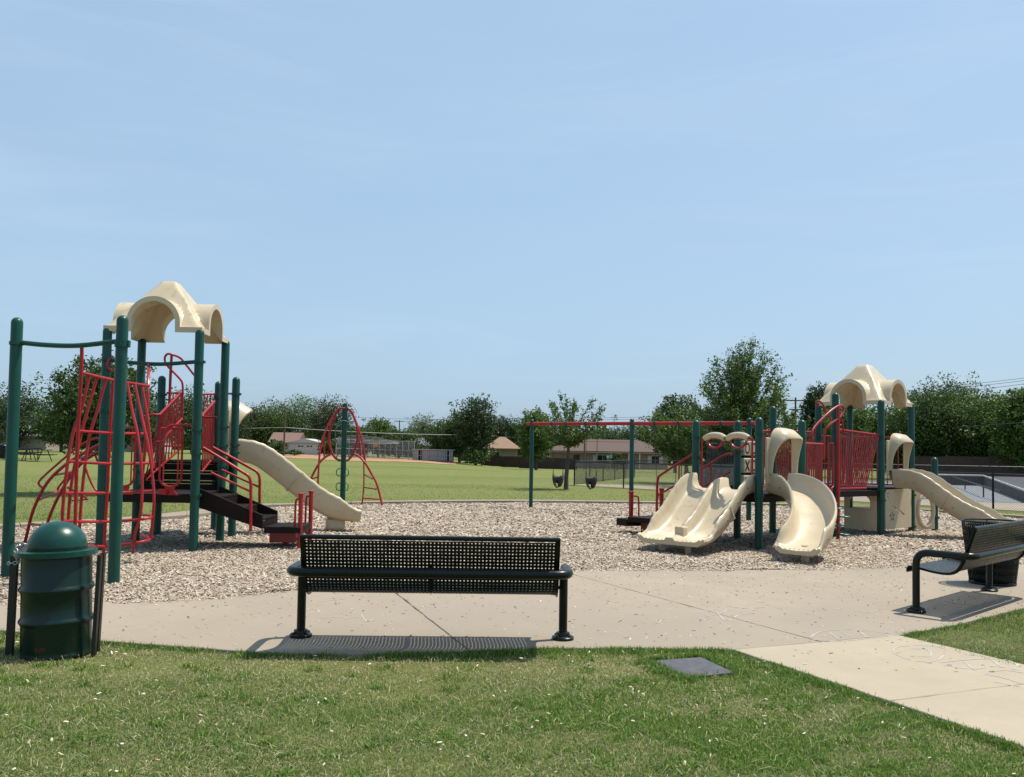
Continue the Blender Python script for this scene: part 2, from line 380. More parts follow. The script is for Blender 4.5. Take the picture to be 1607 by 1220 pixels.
# chip bed sheet with a slightly uneven surface
def uneven(x, y):
    z = 0.004 + 0.020 * np.sin(x * 1.7 + y * 0.6) * np.sin(y * 1.3 - x * 0.4) + 0.010 * np.sin(x * 4.1) * np.sin(y * 3.7 + 1)
    for hx, hy, r_ in ((-2.85, 17.4, 0.6), (2.4, 14.2, 0.75), (4.1, 13.2, 0.55), (9.7, 17.2, 0.6), (1.6, 24.3, 0.7), (2.6, 23.6, 0.7)):   # kicked-out hollows
        d2 = ((x - hx) ** 2 + (y - hy) ** 2) / r_ ** 2; z = z - 0.05 * np.exp(-d2) + 0.022 * np.exp(-(np.sqrt(d2) - 1.5) ** 2 * 4)
    return np.maximum(z, 0.0)
gx = np.arange(-14, 17.5, 0.25); gy = np.arange(8.0, 30.0, 0.25)
bm = bmesh.new()
base = [bm.verts.new((x, y, 0)) for x, y in MULCH]
f0 = bm.faces.new(base)
bmesh.ops.triangulate(bm, faces=[f0])
for k in range(7):
    es = [e for e in bm.edges if e.calc_length() > 0.45]
    if not es: break
    bmesh.ops.subdivide_edges(bm, edges=es, cuts=1, use_grid_fill=False)
    bmesh.ops.triangulate(bm, faces=bm.faces[:])
for v in bm.verts: v.co.z = float(uneven(v.co.x, v.co.y)) if not v.is_boundary else 0.004
me = bpy.data.meshes.new('mulch_bed'); bm.to_mesh(me); bm.free(); me.materials.append(MATS['mulch_bed'])
me.polygons.foreach_set('use_smooth', [True] * len(me.polygons))
ob = bpy.data.objects.new('mulch_bed', me); COL.objects.link(ob)
if me.polygons[0].normal.z < 0: me.flip_normals()
tag(ob, 'bed of wood chips inside the playground kerb', kind='structure')

# loose chips lying on the bed
def chips(name, x, y, z, length, width, mat, label, tilt=0.26, thick=0.22):
    n = len(x); a = rng.uniform(0, 2 * math.pi, n); t = rng.normal(0, tilt, n); rl = rng.normal(0, tilt, n)
    L = length * rng.uniform(0.5, 1.4, n); Wd = width * rng.uniform(0.6, 1.5, n)
    ax = np.stack([np.cos(a) * np.cos(t), np.sin(a) * np.cos(t), np.sin(t)], 1) * (L / 2)[:, None]
    ay = np.stack([-np.sin(a) * np.cos(rl), np.cos(a) * np.cos(rl), np.sin(rl)], 1) * (Wd / 2)[:, None]
    c = np.stack([x, y, z], 1); up_ = np.zeros((n, 3)); up_[:, 2] = Wd * thick
    vv = np.stack([c - ax - ay, c + ax * 0.9 - ay * 0.8, c + ax + ay, c - ax * 0.85 + ay * 0.9, c - ax * 0.6 + up_, c + ax * 0.65 + up_], 1).reshape(-1, 3)
    q = np.array([[0, 1, 5, 4], [2, 3, 4, 5]]); tr = np.array([[1, 2, 5, 5], [3, 0, 4, 4]])
    base = (np.arange(n) * 6)[:, None, None]
    tri = np.array([[0, 1, 5], [0, 5, 4], [2, 3, 4], [2, 4, 5], [1, 2, 5], [3, 0, 4]])
    o = npmesh(name, vv, (base + tri[None]).reshape(-1, 3), mat)
    return tag(o, label, kind='stuff')
def scatter(poly, n, yr, xr=(-14, 18)):
    x = rng.uniform(*xr, n); y = rng.uniform(*yr, n)
    k = inside(poly, x, y); return x[k], y[k]
x, y = scatter(MULCH, 230000, (8.6, 15.5), (-8.5, 10))
k = np.abs(x) < y * 0.62 + 0.3; x, y = x[k], y[k]
chips('wood_chips', x, y, uneven(x, y) + rng.uniform(0.0, 0.022, len(x)), 0.046, 0.016, 'chip', 'loose tan wood chips over the near playground bed')
x, y = scatter(MULCH, 140000, (15.5, 29), (-14, 17))
k = np.abs(x) < y * 0.62 + 0.3; x, y = x[k], y[k]
chips('wood_chips', x, y, uneven(x, y) + rng.uniform(0.0, 0.026, len(x)), 0.070, 0.026, 'chip', 'loose tan wood chips over the far playground bed')

# kerb and path round the far side of the bed: separate lengths with joints
FO = crs([G(*p, 0.10) for p in far_out], 5); FI10 = crs([G(*p, 0.0) for p in far_in], 5)
kerb = empty('playground_kerb', (0, 28, 0)); tag(kerb, 'pale concrete kerb curving round the far side of the wood chips', kind='structure')
for i in range(0, len(FO) - 1, 3):
    j = min(i + 3, len(FO) - 1)
    inn = [FI10[q].copy() for q in range(i, j + 1)]; out = [FO[q].copy() for q in range(i, j + 1)]
    for lst in (inn, out):
        d = (lst[1] - lst[0]).normalized() * 0.012; lst[0] += d
    for p in inn: p.z = 0.085
    for p in out: p.z = 0.085
    for q in range(len(inn)):
        d = out[q] - inn[q]
        if d.length < 0.35: out[q] = inn[q] + d.normalized() * 0.35
        if d.length > 1.9: out[q] = inn[q] + d.normalized() * 1.9
    poly = [p + Vector((0, 0, -0.2)) for p in inn] + [p + Vector((0, 0, -0.2)) for p in reversed(out)]
    MB().prism(poly, (0, 0, 0.2)).build('kerb_length', 'kerb_concrete', kerb, bevel=0.012)

# near paving: slabs with real joints
grass_edge = [(-500, 975), (-200, 985), (0, 993), (160, 1010), (300, 1020), (400, 1028), (560, 1030), (735, 1026), (860, 1021), (1000, 1021), (1150, 1023)]
def inset(poly, d):
    P = [Vector((p[0], p[1])) for p in poly]; n = len(P); out = []
    A = sum(P[i].x * P[(i + 1) % n].y - P[(i + 1) % n].x * P[i].y for i in range(n)); sg = 1 if A > 0 else -1
    for i in range(n):
        e1 = (P[i] - P[i - 1]).normalized(); e2 = (P[(i + 1) % n] - P[i]).normalized()
        n1 = Vector((-e1.y, e1.x)) * sg; n2 = Vector((-e2.y, e2.x)) * sg
        b_ = n1 + n2
        out.append(P[i] + (b_ / max(0.35, b_.length_squared) * 2 * d if b_.length > 1e-6 else n1 * d))
    return out
pave = empty('pavement', (0, 10, 0)); tag(pave, 'pale concrete paving between the lawn and the wood chips', kind='structure')
def slab(pts, gap=0.005, mat='concrete'):
    raw = [G(*p) for p in pts]; fine = []
    for i, q in enumerate(raw):                       # slightly broken edges
        r_ = raw[(i + 1) % len(raw)]; k = max(1, min(30, int((r_ - q).length / 0.16))); n_ = Vector((-(r_ - q).y, (r_ - q).x, 0)).normalized()
        for j in range(k): fine.append(q.lerp(r_, j / k) + (n_ * random.gauss(0, 0.0035) if j else Vector()))
    poly = inset(fine, gap)
    return MB().prism([(p.x, p.y, -0.12) for p in poly], (0, 0, 0.142)).build('slab', mat, pave, bevel=0.008)
ge = grass_edge
slab([p for p in near_edge if p[0] < 600] + [(600, 917.5), (737, 1026)] + [p for p in reversed(ge) if p[0] < 730])
slab([(600, 917.5), (640, 914), (760, 905), (880, 899), (1288, 1011.5), (1150, 1023.5), (1000, 1021), (860, 1021), (737, 1026)])
slab([(880, 899), (1050, 897), (1200, 897), (1420, 893), (1607, 888), (1900, 882), (1900, 905), (1607, 957), (1500, 984), (1410, 1000.5), (1288, 1011.5)])
slab([(1150, 1023.5), (1288, 1011.5), (1410, 1000.5), (1607, 1047), (1693, 1067), (1395, 1105)], mat='walk_concrete')
slab([(1395, 1105), (1693, 1067), (1950, 1130), (1900, 1272), (1607, 1178)], mat='walk_concrete')
PAVED = [[(v.x, v.y) for v in [G(*p) for p in near_edge + [(1900, 905), (1607, 957), (1500, 984), (1410, 1000.5)] + [(1607, 1047), (1950, 1130), (1900, 1272), (1607, 1178), (1395, 1105), (1150, 1023.5)] + list(reversed(ge))]]]

# chalk drawings on the paving (thin ribbons lying on the slabs)
def chalk(strokes, mat='chalk', w=0.012):
    mb = MB()
    for s_ in strokes:
        P = crs([G(*p, 0.0245) for p in s_], 5)
        for a, b_ in zip(P[:-1], P[1:]):
            if random.random() < 0.07: continue
            d = (b_ - a); nrm = Vector((-d.y, d.x, 0)).normalized() * w * random.uniform(0.3, 0.6)
            mb.add([a - nrm, b_ - nrm, b_ + nrm, a + nrm], [(0, 1, 2, 3)])
    return mb.build('chalk_mark', mat, pave)
chalk([[(1090, 962), (1120, 957), (1150, 958)], [(1095, 970), (1130, 963), (1140, 956)], [(1105, 964), (1118, 972)], [(1125, 962), (1140, 974), (1160, 965), (1185, 962)], [(1150, 975), (1195, 974)]])
chalk([[(1200, 950), (1203, 945), (1190, 946)], [(1140, 951), (1170, 955), (1200, 953)]], 'chalk_pink')
chalk([[(1272, 1000), (1285, 992), (1320, 988), (1345, 988), (1400, 995)], [(1275, 1004), (1310, 1006), (1345, 1004), (1402, 997)], [(1300, 992), (1315, 1003)], [(1318, 990), (1340, 1002)], [(1345, 988), (1360, 1000)]])
chalk([[(1400, 1022), (1410, 1015), (1440, 1013), (1475, 1016), (1482, 1026), (1465, 1038), (1430, 1036), (1400, 1025)], [(1430, 1018), (1455, 1020), (1460, 1030), (1440, 1030)], [(1475, 1040), (1510, 1036), (1545, 1034), (1580, 1036), (1603, 1048)], [(1480, 1044), (1525, 1050), (1560, 1046), (1600, 1052)], [(1500, 1030), (1530, 1052)], [(1520, 1028), (1545, 1030), (1570, 1046)], [(1545, 1058), (1575, 1064), (1606, 1074)], [(1550, 1056), (1575, 1052), (1606, 1056)], [(1600, 1078), (1560, 1070)]])
chalk([[(478, 958), (490, 955), (500, 960), (484, 964)], [(502, 970), (540, 968)], [(540, 972), (562, 968)], [(566, 964), (575, 975), (588, 970)], [(575, 975), (590, 974)], [(500, 944), (540, 940)]])
chalk([[(1028, 975), (1036, 973), (1034, 977), (1024, 979)], [(1340, 957), (1362, 961), (1390, 954)]])

# litter of chips blown over paving and grass
x = rng.uniform(-5, 7, 2600); y = 6.6 + 6.4 * rng.uniform(0, 1, 2600) ** 0.7; k = inside(PAVED[0], x, y); x, y = x[k], y[k]
chips('paving_chips', x, y, np.full(len(x), 0.026), 0.030, 0.011, 'chip', 'sparse wood chips scattered on the concrete paving')

sx, sy = [], []
for _ in range(5200):
    q = NE[random.randrange(len(NE) - 1)].lerp(NE[random.randrange(len(NE))], 0.0); i = random.randrange(len(NE) - 1); q = NE[i].lerp(NE[i + 1], random.random())
    if 0.5 + 0.5 * math.sin(q.x * 3.1 + math.sin(q.x * 8)) > random.random(): sx.append(q.x + random.gauss(0, .04)); sy.append(q.y - abs(random.gauss(0, 0.07)))
sx, sy = np.array(sx), np.array(sy); k = (np.abs(sx) < sy * 0.62 + .3); sx, sy = sx[k], sy[k]
chips('spilled_chips', sx, sy, np.full(len(sx), 0.027), 0.040, 0.014, 'chip', 'wood chips spilled over the edge of the paving')

# ------------------------------------------------------------------ grass blades
PLATE = [(v.x, v.y) for v in (G(1020, 1037), G(1100, 1031), G(1152, 1055), G(1075, 1062))]
def blades(name, x, y, z, hgt, wid, mat, label, lean=0.55):
    n = len(x); a = rng.uniform(0, 2 * math.pi, n); ln = np.abs(rng.normal(0, lean, n)) + 0.1
    H = hgt * rng.uniform(0.45, 1.35, n); wv = wid * rng.uniform(0.7, 1.4, n); b_ = rng.uniform(0, 2 * math.pi, n)
    d = np.stack([np.cos(a), np.sin(a), np.zeros(n)], 1); p = np.stack([np.cos(b_), np.sin(b_), np.zeros(n)], 1) * (wv / 2)[:, None]
    c = np.stack([x, y, z], 1); upv = np.array([[0, 0, 1.0]])
    m1 = c + d * (H * ln * 0.35)[:, None] + upv * (H * 0.6)[:, None]
    t1 = c + d * (H * ln)[:, None] + upv * (H * np.maximum(0.35, 1 - 0.35 * ln))[:, None]
    vv = np.stack([c - p, c + p, m1 - p * 0.8, m1 + p * 0.8, t1], 1).reshape(-1, 3)
    tri = np.array([[0, 1, 3], [0, 3, 2], [2, 3, 4]]); base = (np.arange(n) * 5)[:, None, None]
    return tag(npmesh(name, vv, (base + tri[None]).reshape(-1, 3), mat), label, kind='stuff')
def offpave(x, y, d=0.0):
    k = ~inside(PAVED[0], x, y) & ~inside(PLATE, x, y); return k
def field_noise(x, y):
    """soft patchiness between about -1 and 1"""
    v = np.zeros(len(x)); r_ = np.random.default_rng(5)
    for f, a in ((0.7, 1.0), (1.6, 0.8), (3.4, 0.6), (7.5, 0.45), (15, 0.3)):
        for _ in range(3):
            t = r_.uniform(0, math.pi); ph = r_.uniform(0, 6.28, 2)
            v += a / 3 * np.sin(f * (x * math.cos(t) + y * math.sin(t)) * 1.7 + ph[0] + 0.8 * np.sin(f * (x * math.sin(t) - y * math.cos(t)) + ph[1]))
    return v
def dryness(x, y):
    """trodden straw strip below the paving on the left, bare scrape by the drum, spots by the walk"""
    e = np.array([G(q, 1034).y for q in (160,)])[0]
    d = 0.70 * np.exp(-((y - 6.90 - 0.05 * x) / 0.34) ** 2) * (x < 1.6) + 0.9 * np.exp(-(((x + 3.05) / 0.55) ** 2 + ((y - 6.62) / 0.20) ** 2))
    d += 0.8 * np.exp(-(((x - 2.75) / 0.5) ** 2 + ((y - 5.25) / 0.22) ** 2)) + 0.45 * np.exp(-(((x - 1.6) / 0.7) ** 2 + ((y - 5.9) / 0.25) ** 2))
    return d + 0.30 * field_noise(x + 9, y * 1.3)
N = 440000
y = 4.0 + 4.2 * rng.uniform(0, 1, N) ** 0.95; x = rng.uniform(-1, 1, N) * (y * 0.60 + 0.8)
k = offpave(x, y) & ~((x > 3.3) & (y > 8.6)); x, y = x[k], y[k]
fn = field_noise(x, y); dn = dryness(x, y); u = rng.uniform(0, 1, len(x))
keep = u < np.clip(0.80 + 0.25 * fn - 0.55 * np.clip(dn, 0, 1), 0.12, 1); x, y, fn, dn = x[keep], y[keep], fn[keep], dn[keep]
dry = rng.uniform(0, 1, len(x)) < np.clip(dn * 0.9 + 0.05, 0.03, 0.9)
g = ~dry; tall = g & (fn > 0.45); low = g & ~tall
blades('lawn_grass', x[low], y[low], np.full(low.sum(), -0.012), 0.021, 0.0044, 'grass_blade', 'short mown grass in the foreground', 0.8)
blades('lawn_grass', x[tall], y[tall], np.full(tall.sum(), -0.012), 0.031, 0.0046, 'grass_lush', 'thicker green patches in the foreground grass', 0.7)
blades('dry_grass', x[dry], y[dry], np.full(dry.sum(), -0.010), 0.018, 0.0040, 'dry_grass', 'dry straw patches in the foreground grass', 1.6)
# coarse tufts
tx, ty = [], []
for _ in range(210):
    cy = random.uniform(4.3, 7.6); cx = random.uniform(-1, 1) * cy * 0.6; r_ = random.uniform(0.02, 0.07)
    n_ = int(random.uniform(25, 90)); tx += list(rng.normal(cx, r_, n_)); ty += list(rng.normal(cy, r_, n_))
tx, ty = np.array(tx), np.array(ty); k = offpave(tx, ty); tx, ty = tx[k], ty[k]
blades('grass_tufts', tx, ty, np.full(len(tx), -0.012), 0.042, 0.0062, 'grass_lush', 'coarse darker tufts in the foreground grass', 0.9)
# dead stems lying in the grass
N = 9000; y = rng.uniform(4.2, 8.0, N); x = rng.uniform(-1, 1, N) * (y * 0.6 + 0.3); k = offpave(x, y); x, y = x[k], y[k]
blades('dead_stems', x, y, rng.uniform(0.0, 0.014, len(x)), 0.030, 0.0030, 'dry_grass', 'dead stems lying in the foreground grass', 2.6)
# right-hand patch beyond the walk
N = 110000; y = rng.uniform(6.0, 11.0, N); x = rng.uniform(3.2, 10.0, N); k = offpave(x, y) & (x < y * 0.62 + 2.2); x, y = x[k], y[k]
blades('lawn_grass', x, y, np.full(len(x), -0.012), 0.034, 0.0052, 'grass_blade', 'short dry grass beside the right-hand bench')
# longer uncut fringe along the paving and the ground plate
fx, fy = [], []
def fringe(pts, n, spread, off):
    P = [G(*p) for p in pts]; got = 0
    while got < n:
        i = random.randrange(len(P) - 1); t = random.random(); q = P[i].lerp(P[i + 1], t)
        if random.random() > 0.5 + 0.5 * math.sin(q.x * 7.3 + 1.1 * math.sin(q.x * 17 + q.y * 5)) * math.sin(q.x * 2.9 + q.y * 3.3): continue
        got += 1; fx.append(q.x + random.gauss(0, spread)); fy.append(q.y + off - abs(random.gauss(0, spread)) * random.uniform(0.3, 1.6))
fringe([p for p in ge if p[0] >= -200], 5000, 0.04, 0.02)
fringe([(560, 1030), (735, 1026), (860, 1021), (1000, 1021), (1150, 1023)], 5500, 0.08, 0.03)
fringe([(1150, 1025), (1280, 1070), (1395, 1105), (1607, 1178)], 4500, 0.05, 0.0)
fringe([(1410, 1003), (1607, 1050)], 2000, 0.04, -0.02); fringe([(1410, 998), (1500, 980), (1607, 953)], 3500, 0.05, -0.02)
fringe([(1015, 1040), (1075, 1066), (1160, 1056), (1100, 1029), (1015, 1036)], 3500, 0.05, 0.0)
fx, fy = np.array(fx), np.array(fy)
k = ~inside(PAVED[0], fx, fy) | (rng.uniform(0, 1, len(fx)) < 0.06); k &= ~inside(PLATE, fx, fy); fx, fy = fx[k], fy[k]
blades('fringe_grass', fx, fy, np.full(len(fx), -0.01), 0.050, 0.0055, 'grass_lush', 'longer green grass along the paving edges', 0.45)
# grass edge behind the kerb and sparse blades over the near field
N = 45000; y = 19 + 22 * rng.uniform(0, 1, N) ** 1.5 ; x = rng.uniform(-1, 1, N) * (y * 0.6)
OUT = [(p.x, p.y) for p in crs([G(*p) for p in far_out], 5)] + [(60, 20), (60, 8), (-60, 8), (-60, 20)]
k = ~inside(OUT, x, y) & ~((x > 1.5) & (y > 36)) & ~((x > 9) & (y > 27)); x, y = x[k], y[k]
z = np.array([tz(a, b_) for a, b_ in zip(x, y)]) - 0.012
blades('field_grass', x, y, z, 0.045, 0.012, 'grass_blade', 'mown grass of the field behind the playground', 0.7)

# pale chips lying in the front grass
x = rng.uniform(-4.5, 4.5, 260); y = rng.uniform(4.3, 7.7, 260); k = offpave(x, y); x, y = x[k], y[k]
chips('grass_chips', x, y, rng.uniform(0.012, 0.022, len(x)), 0.024, 0.011, 'pale_chip', 'pale wood chips scattered through the front grass', 0.3, 0.35)

# flat slate ground plate in the grass
pl = [G(1020, 1037, 0.02), G(1100, 1031, 0.02), G(1152, 1055, 0.02), G(1075, 1062, 0.02)]
tag(MB().prism([p + Vector((0, 0, -0.07)) for p in pl], (0, 0, 0.07)).build('ground_plate', 'slate_plate', bevel=0.008), 'flat grey slate plate set in the grass beside the walk', 'ground plate')

# ------------------------------------------------------------------ playground parts
Z = Vector((0, 0, 1))
def xy(p, z): return Vector((p[0], p[1], z))
def post(root, p, h, collars=(), r=0.068, mat='green_paint', dome=True):
    prof = [(r, -0.15), (r, h - r)]
    prof += [(r * math.cos(t), h - r + r * math.sin(t)) for t in np.linspace(0.25, 1.45, 6)] if dome else [(r, h)]
    if not dome: prof = [(r, -0.15), (r, h)]
    o = MB().lathe(prof, (p[0], p[1], 0), 20).build('post', mat, root)
    for z in collars:
        mb = MB().lathe([(r + 0.001, z - 0.022), (r + 0.012, z - 0.020), (r + 0.012, z + 0.020), (r + 0.001, z + 0.022)], (p[0], p[1], 0), 20)
        mb.box((p[0] + 0.0, p[1] - r - 0.016, z), (0.05, 0.022, 0.04)); mb.box((p[0] + r + 0.016, p[1], z), (0.022, 0.05, 0.04))
        mb.build('collar', mat, o)
    return o
def pipe(root, name, pts, r=0.021, mat='red_paint', smooth=5, n=8, parent=None):
    P = crs(pts, smooth) if len(pts) > 2 and smooth else [Vector(p) for p in pts]
    return MB().tube(P, r, n).build(name, mat, parent or root)
def guard(root, a0, b0, a1, b1, n, r=0.012, rr=0.02, mat='red_paint', name='guard_rail'):
    """guard panel: bottom rail a0-b0, top rail a1-b1, n balusters between them"""
    a0, b0, a1, b1 = map(Vector, (a0, b0, a1, b1))
    o = MB().tube([a1, b1], rr, 8).build(name, mat, root)
    MB().tube([a0, b0], rr, 8).build('bottom_rail', mat, o)
    for i in range(n):
        t = (i + 0.5) / n
        MB().tube([a0.lerp(b0, t), a1.lerp(b1, t)], r, 6).build('baluster', mat, o)
    return o
def upanel(root, c, lat, z0, z1, w, plate=True):
    """small loop of bent pipe with inner bars and a foot bracket"""
    c = Vector((c[0], c[1], 0)); lat = Vector((lat[0], lat[1], 0)).normalized(); h = w / 2
    P = [c + lat * -h + Z * z1, c + lat * -h + Z * (z0 + 0.14)] + [c + lat * (-h * math.cos(t)) + Z * (z0 + 0.14 - 0.13 * math.sin(t)) for t in np.linspace(0.3, math.pi - 0.3, 7)] + [c + lat * h + Z * (z0 + 0.14), c + lat * h + Z * z1]
    o = MB().tube(P, 0.017, 8).tube([c - lat * h + Z * z1, c + lat * h + Z * z1], 0.018, 8).build('hand_loop', 'red_paint', root)
    for t in (-0.33, 0.33):
        MB().tube([c + lat * (w * t) + Z * (z0 + 0.02), c + lat * (w * t) + Z * z1], 0.012, 6).build('baluster', 'red_paint', o)
    if plate:
        n_ = Vector((lat.y, -lat.x, 0)) * 0.012
        poly = [c - lat * 0.13 + Z * (z0 - 0.12), c + lat * 0.13 + Z * (z0 - 0.12), c + lat * 0.06 + Z * (z0 - 0.05), c + lat * 0.08 + Z * (z0 + 0.01), c - lat * 0.08 + Z * (z0 + 0.01), c - lat * 0.06 + Z * (z0 - 0.05)]
        MB().prism([p - n_ for p in poly], n_ * 2).build('bracket', 'red_paint', o)
    return o
def poly_deck(root, pts, z, mat='brown_deck', t=0.07):
    return MB().prism([xy(p, z - t) for p in pts], (0, 0, t)).build('deck', mat, root, bevel=0.01)

def canopy(root, c, ex, ey, z0, a=0.748):
    """square moulded roof: pyramid with a barrel arch on each side"""
    r, ri = 0.41, 0.335
    half = [0, .04, .08, .11, .16, .21, .25, .28, .305, .32, .33, ri, ri + .004, .36, .38, .395, .404, r, r + .003, .45, .5, .55, .6, .65, .69, .72, a]
    g = sorted(set([-v for v in half] + half)); n = len(g)
    def pyr(x, y): return z0 + 0.085 + 0.82 * min(1, max(0, (a - 0.035 - max(abs(x), abs(y))) / (a - 0.035 - 0.10)))
    def bar(t, q): return z0 + 0.085 + 0.05 * (abs(t) < q) + 1.02 * math.sqrt(max(0, q * q - t * t)) if abs(t) <= q else -9
    top, low = {}, {}
    for i, x in enumerate(g):
        for j, y in enumerate(g):
            top[i, j] = max(pyr(x, y), bar(x, r), bar(y, r))
            L = max(pyr(x, y) - 0.06, bar(x, ri) if abs(x) < ri else -9, bar(y, ri) if abs(y) < ri else -9)
            e = None
            if abs(y) == a: e = x
            elif abs(x) == a: e = y
            if e is not None: L = bar(e, ri) if abs(e) < ri - 1e-6 else z0
            if abs(e if e is not None else 9) < ri and e is not None: L = min(L, top[i, j] - 0.05)
            low[i, j] = L
    vs, idx = [], {}
    P = lambda i, j, z: Vector((c[0], c[1], 0)) + ex * g[i] + ey * g[j] + Z * z
    for k, d in (('t', top), ('l', low)):
        for (i, j), z in d.items(): idx[k, i, j] = len(vs); vs.append(P(i, j, z))
    fs = []
    for i in range(n - 1):
        for j in range(n - 1):
            fs.append((idx['t', i, j], idx['t', i + 1, j], idx['t', i + 1, j + 1], idx['t', i, j + 1]))
            fs.append((idx['l', i, j], idx['l', i, j + 1], idx['l', i + 1, j + 1], idx['l', i + 1, j]))
    for i in range(n - 1):
        for j in (0, n - 1):
            q = (idx['l', i, j], idx['l', i + 1, j], idx['t', i + 1, j], idx['t', i, j]); fs.append(q if j == 0 else q[::-1])
            q = (idx['l', j, i + 1], idx['l', j, i], idx['t', j, i], idx['t', j, i + 1]); fs.append(q if j == 0 else q[::-1])
    return MB().add(vs, fs).build('canopy', 'cream_plastic', root, sharp=38)

def frames(P):
    out = []
    for i, p in enumerate(P):
        t = (P[min(i + 1, len(P) - 1)] - P[max(i - 1, 0)]).normalized()
        l = t.cross(Z).normalized(); out.append((p, l, l.cross(t).normalized()))
    return out
def chute(root, pts, hw, wall, name='slide', ripple=0.0, flare=0.0, mid=False):
    """moulded slide: pts bed centre line; wall(i/n) gives the side height"""
    P = crs(pts, 6); fr = frames(P); profs = []
    for i in range(len(P)):
        t = i / (len(P) - 1); w = wall(t) + ripple * math.sin(i * 1.9); h = hw + flare * max(0, (t - 0.8) / 0.2)
        R = [(h - 0.10, 0.012), (h - 0.03, 0.06), (h, w * 0.6), (h + 0.012, w - 0.012), (h + 0.03, w + 0.006), (h + 0.055, w - 0.006), (h + 0.062, w - 0.045), (h + 0.04, w * 0.45), (h + 0.01, -0.01), (h - 0.06, -0.06)]
        c = [(0.0, 0.0)] if not mid else [(-h * 0.30, 0.004), (-0.10, 0.012), (-0.055, 0.06), (-0.035, w * 0.72), (0, w * 0.78), (0.035, w * 0.72), (0.055, 0.06), (0.10, 0.012), (h * 0.30, 0.004)]
        profs.append([(-x, y) for x, y in reversed(R)] + c + R)
    o = MB().sweep(fr, profs).build(name, 'cream_plastic', root, sharp=60)
    for i in range(3, len(P) - 3, 7):
        for sg in (-1, 1):
            c_, l_, u_ = fr[i]; q = c_ + l_ * (sg * (hw + 0.050)) + u_ * 0.11
            MB().tube([q - l_ * sg * 0.01, q + l_ * sg * 0.008], 0.012, 8).build('bolt', 'steel', o)
    for i in (len(P) // 2,):                                   # joint flange between the two mouldings
        c_, l_, u_ = fr[i]; w = wall(i / (len(P) - 1)) + 0.012; h = hw + 0.068
        t_ = u_.cross(l_) * 0.012
        MB().sweep([(c_ - t_, l_, u_), (c_ + t_, l_, u_)], [[(-h, w - .02), (-h + .006, w - .02), (-hw - .028, 0), (-hw + .05, -.065), (hw - .05, -.065), (hw + .028, 0), (h - .006, w - .02), (h, w - .02), (h - .012, -.01), (hw - .04, -.085), (-hw + .04, -.085), (-h + .012, -.01)]] * 2).build('joint_flange', 'cream_plastic', o)
    return o
def hood(root, p, lat, out, z0, w=0.95, h=0.95, reach=0.50):
    lat = Vector((*lat, 0)).normalized(); out = Vector((*out, 0)).normalized(); p = Vector((p[0], p[1], 0))
    n = 25; rows = []
    for i in range(n):
        th = math.pi * i / (n - 1); s_ = math.sin(th)
        x = -math.copysign(abs(math.cos(th)) ** 0.55, math.cos(th)) * w / 2; z = z0 + h * s_ ** 0.75
        e = reach * (0.26 + 0.74 * s_ ** 1.4)
        rows.append([p + lat * x + Z * z, p + lat * x + out * (e * 0.5) + Z * (z - 0.03 * s_), p + lat * (x * 0.98) + out * e + Z * (z - 0.16 * s_ ** 2)])
    vs, fs = [], []
    t = 0.03
    for r_ in rows:
        for q in r_: vs.append(q)
        for q in r_:
            cdir = (Vector((p.x, p.y, z0 + h * 0.35)) - q); cdir -= out * cdir.dot(out); vs.append(q + cdir.normalized() * t)
    for i in range(n - 1):
        a, b_ = i * 6, (i + 1) * 6
        for k in (0, 1): fs += [(a + k, b_ + k, b_ + k + 1, a + k + 1), (a + 3 + k, a + 4 + k, b_ + 4 + k, b_ + 3 + k)]
        fs += [(a, a + 3, b_ + 3, b_), (a + 2, b_ + 2, b_ + 5, a + 5)]
    o = MB().add(vs, fs).build('slide_hood', 'cream_plastic', root, sharp=60)
    for s_ in (-1, 1):
        q = p + lat * (s_ * w / 2)
        MB().obox(q + Z * (z0 + 0.30), lat * 0.055, out * 0.02, Z * 0.32).build('hood_side', 'cream_plastic', o, bevel=0.012)
        MB().tube([q + Z * (z0 - 0.16), q + Z * z0], 0.022, 8).build('hood_peg', 'cream_plastic', o)
    return o
def stair(root, a0, b0, a1, b1, z0, z1, n, rise_open=False):
    """flight from edge a0-b0 (height z0) up to edge a1-b1 (height z1)"""
    a0, b0, a1, b1 = [Vector((*q, 0)) for q in (a0, b0, a1, b1)]
    lat = (b0 - a0).normalized()
    for a_, b_, s_ in ((a0, a1, -1), (b0, b1, 1)):
        poly = [a_ + Z * (z0 - 0.02), a_ + Z * (z0 + 0.20), b_ + Z * (z1 + 0.10), b_ + Z * (z1 - 0.20)]
        poly = [q - lat * 0.02 for q in poly]
        MB().prism(poly, lat * 0.04).build('stringer', 'brown_deck', root, bevel=0.006)
    for i in range(n):
        t0, t1 = i / n, (i + 1) / n; zt = z0 + (z1 - z0) * (i + 1) / n - 0.02
        c0, c1 = a0.lerp(a1, t0), a0.lerp(a1, t1); d0, d1 = b0.lerp(b1, t0), b0.lerp(b1, t1)
        tr = MB().prism([c0 + Z * (zt - 0.04), d0 + Z * (zt - 0.04), d1 + Z * (zt - 0.04), c1 + Z * (zt - 0.04)], (0, 0, 0.04)).build('step', 'brown_deck', root, bevel=0.006)
        zb = zt - (z1 - z0) / n + 0.005; k = (c1 - c0).normalized() * 0.012
        MB().prism([c0 + Z * zb, d0 + Z * zb, d0 + Z * (zt - 0.045), c0 + Z * (zt - 0.045)], k).build('riser', 'brown_deck', tr)

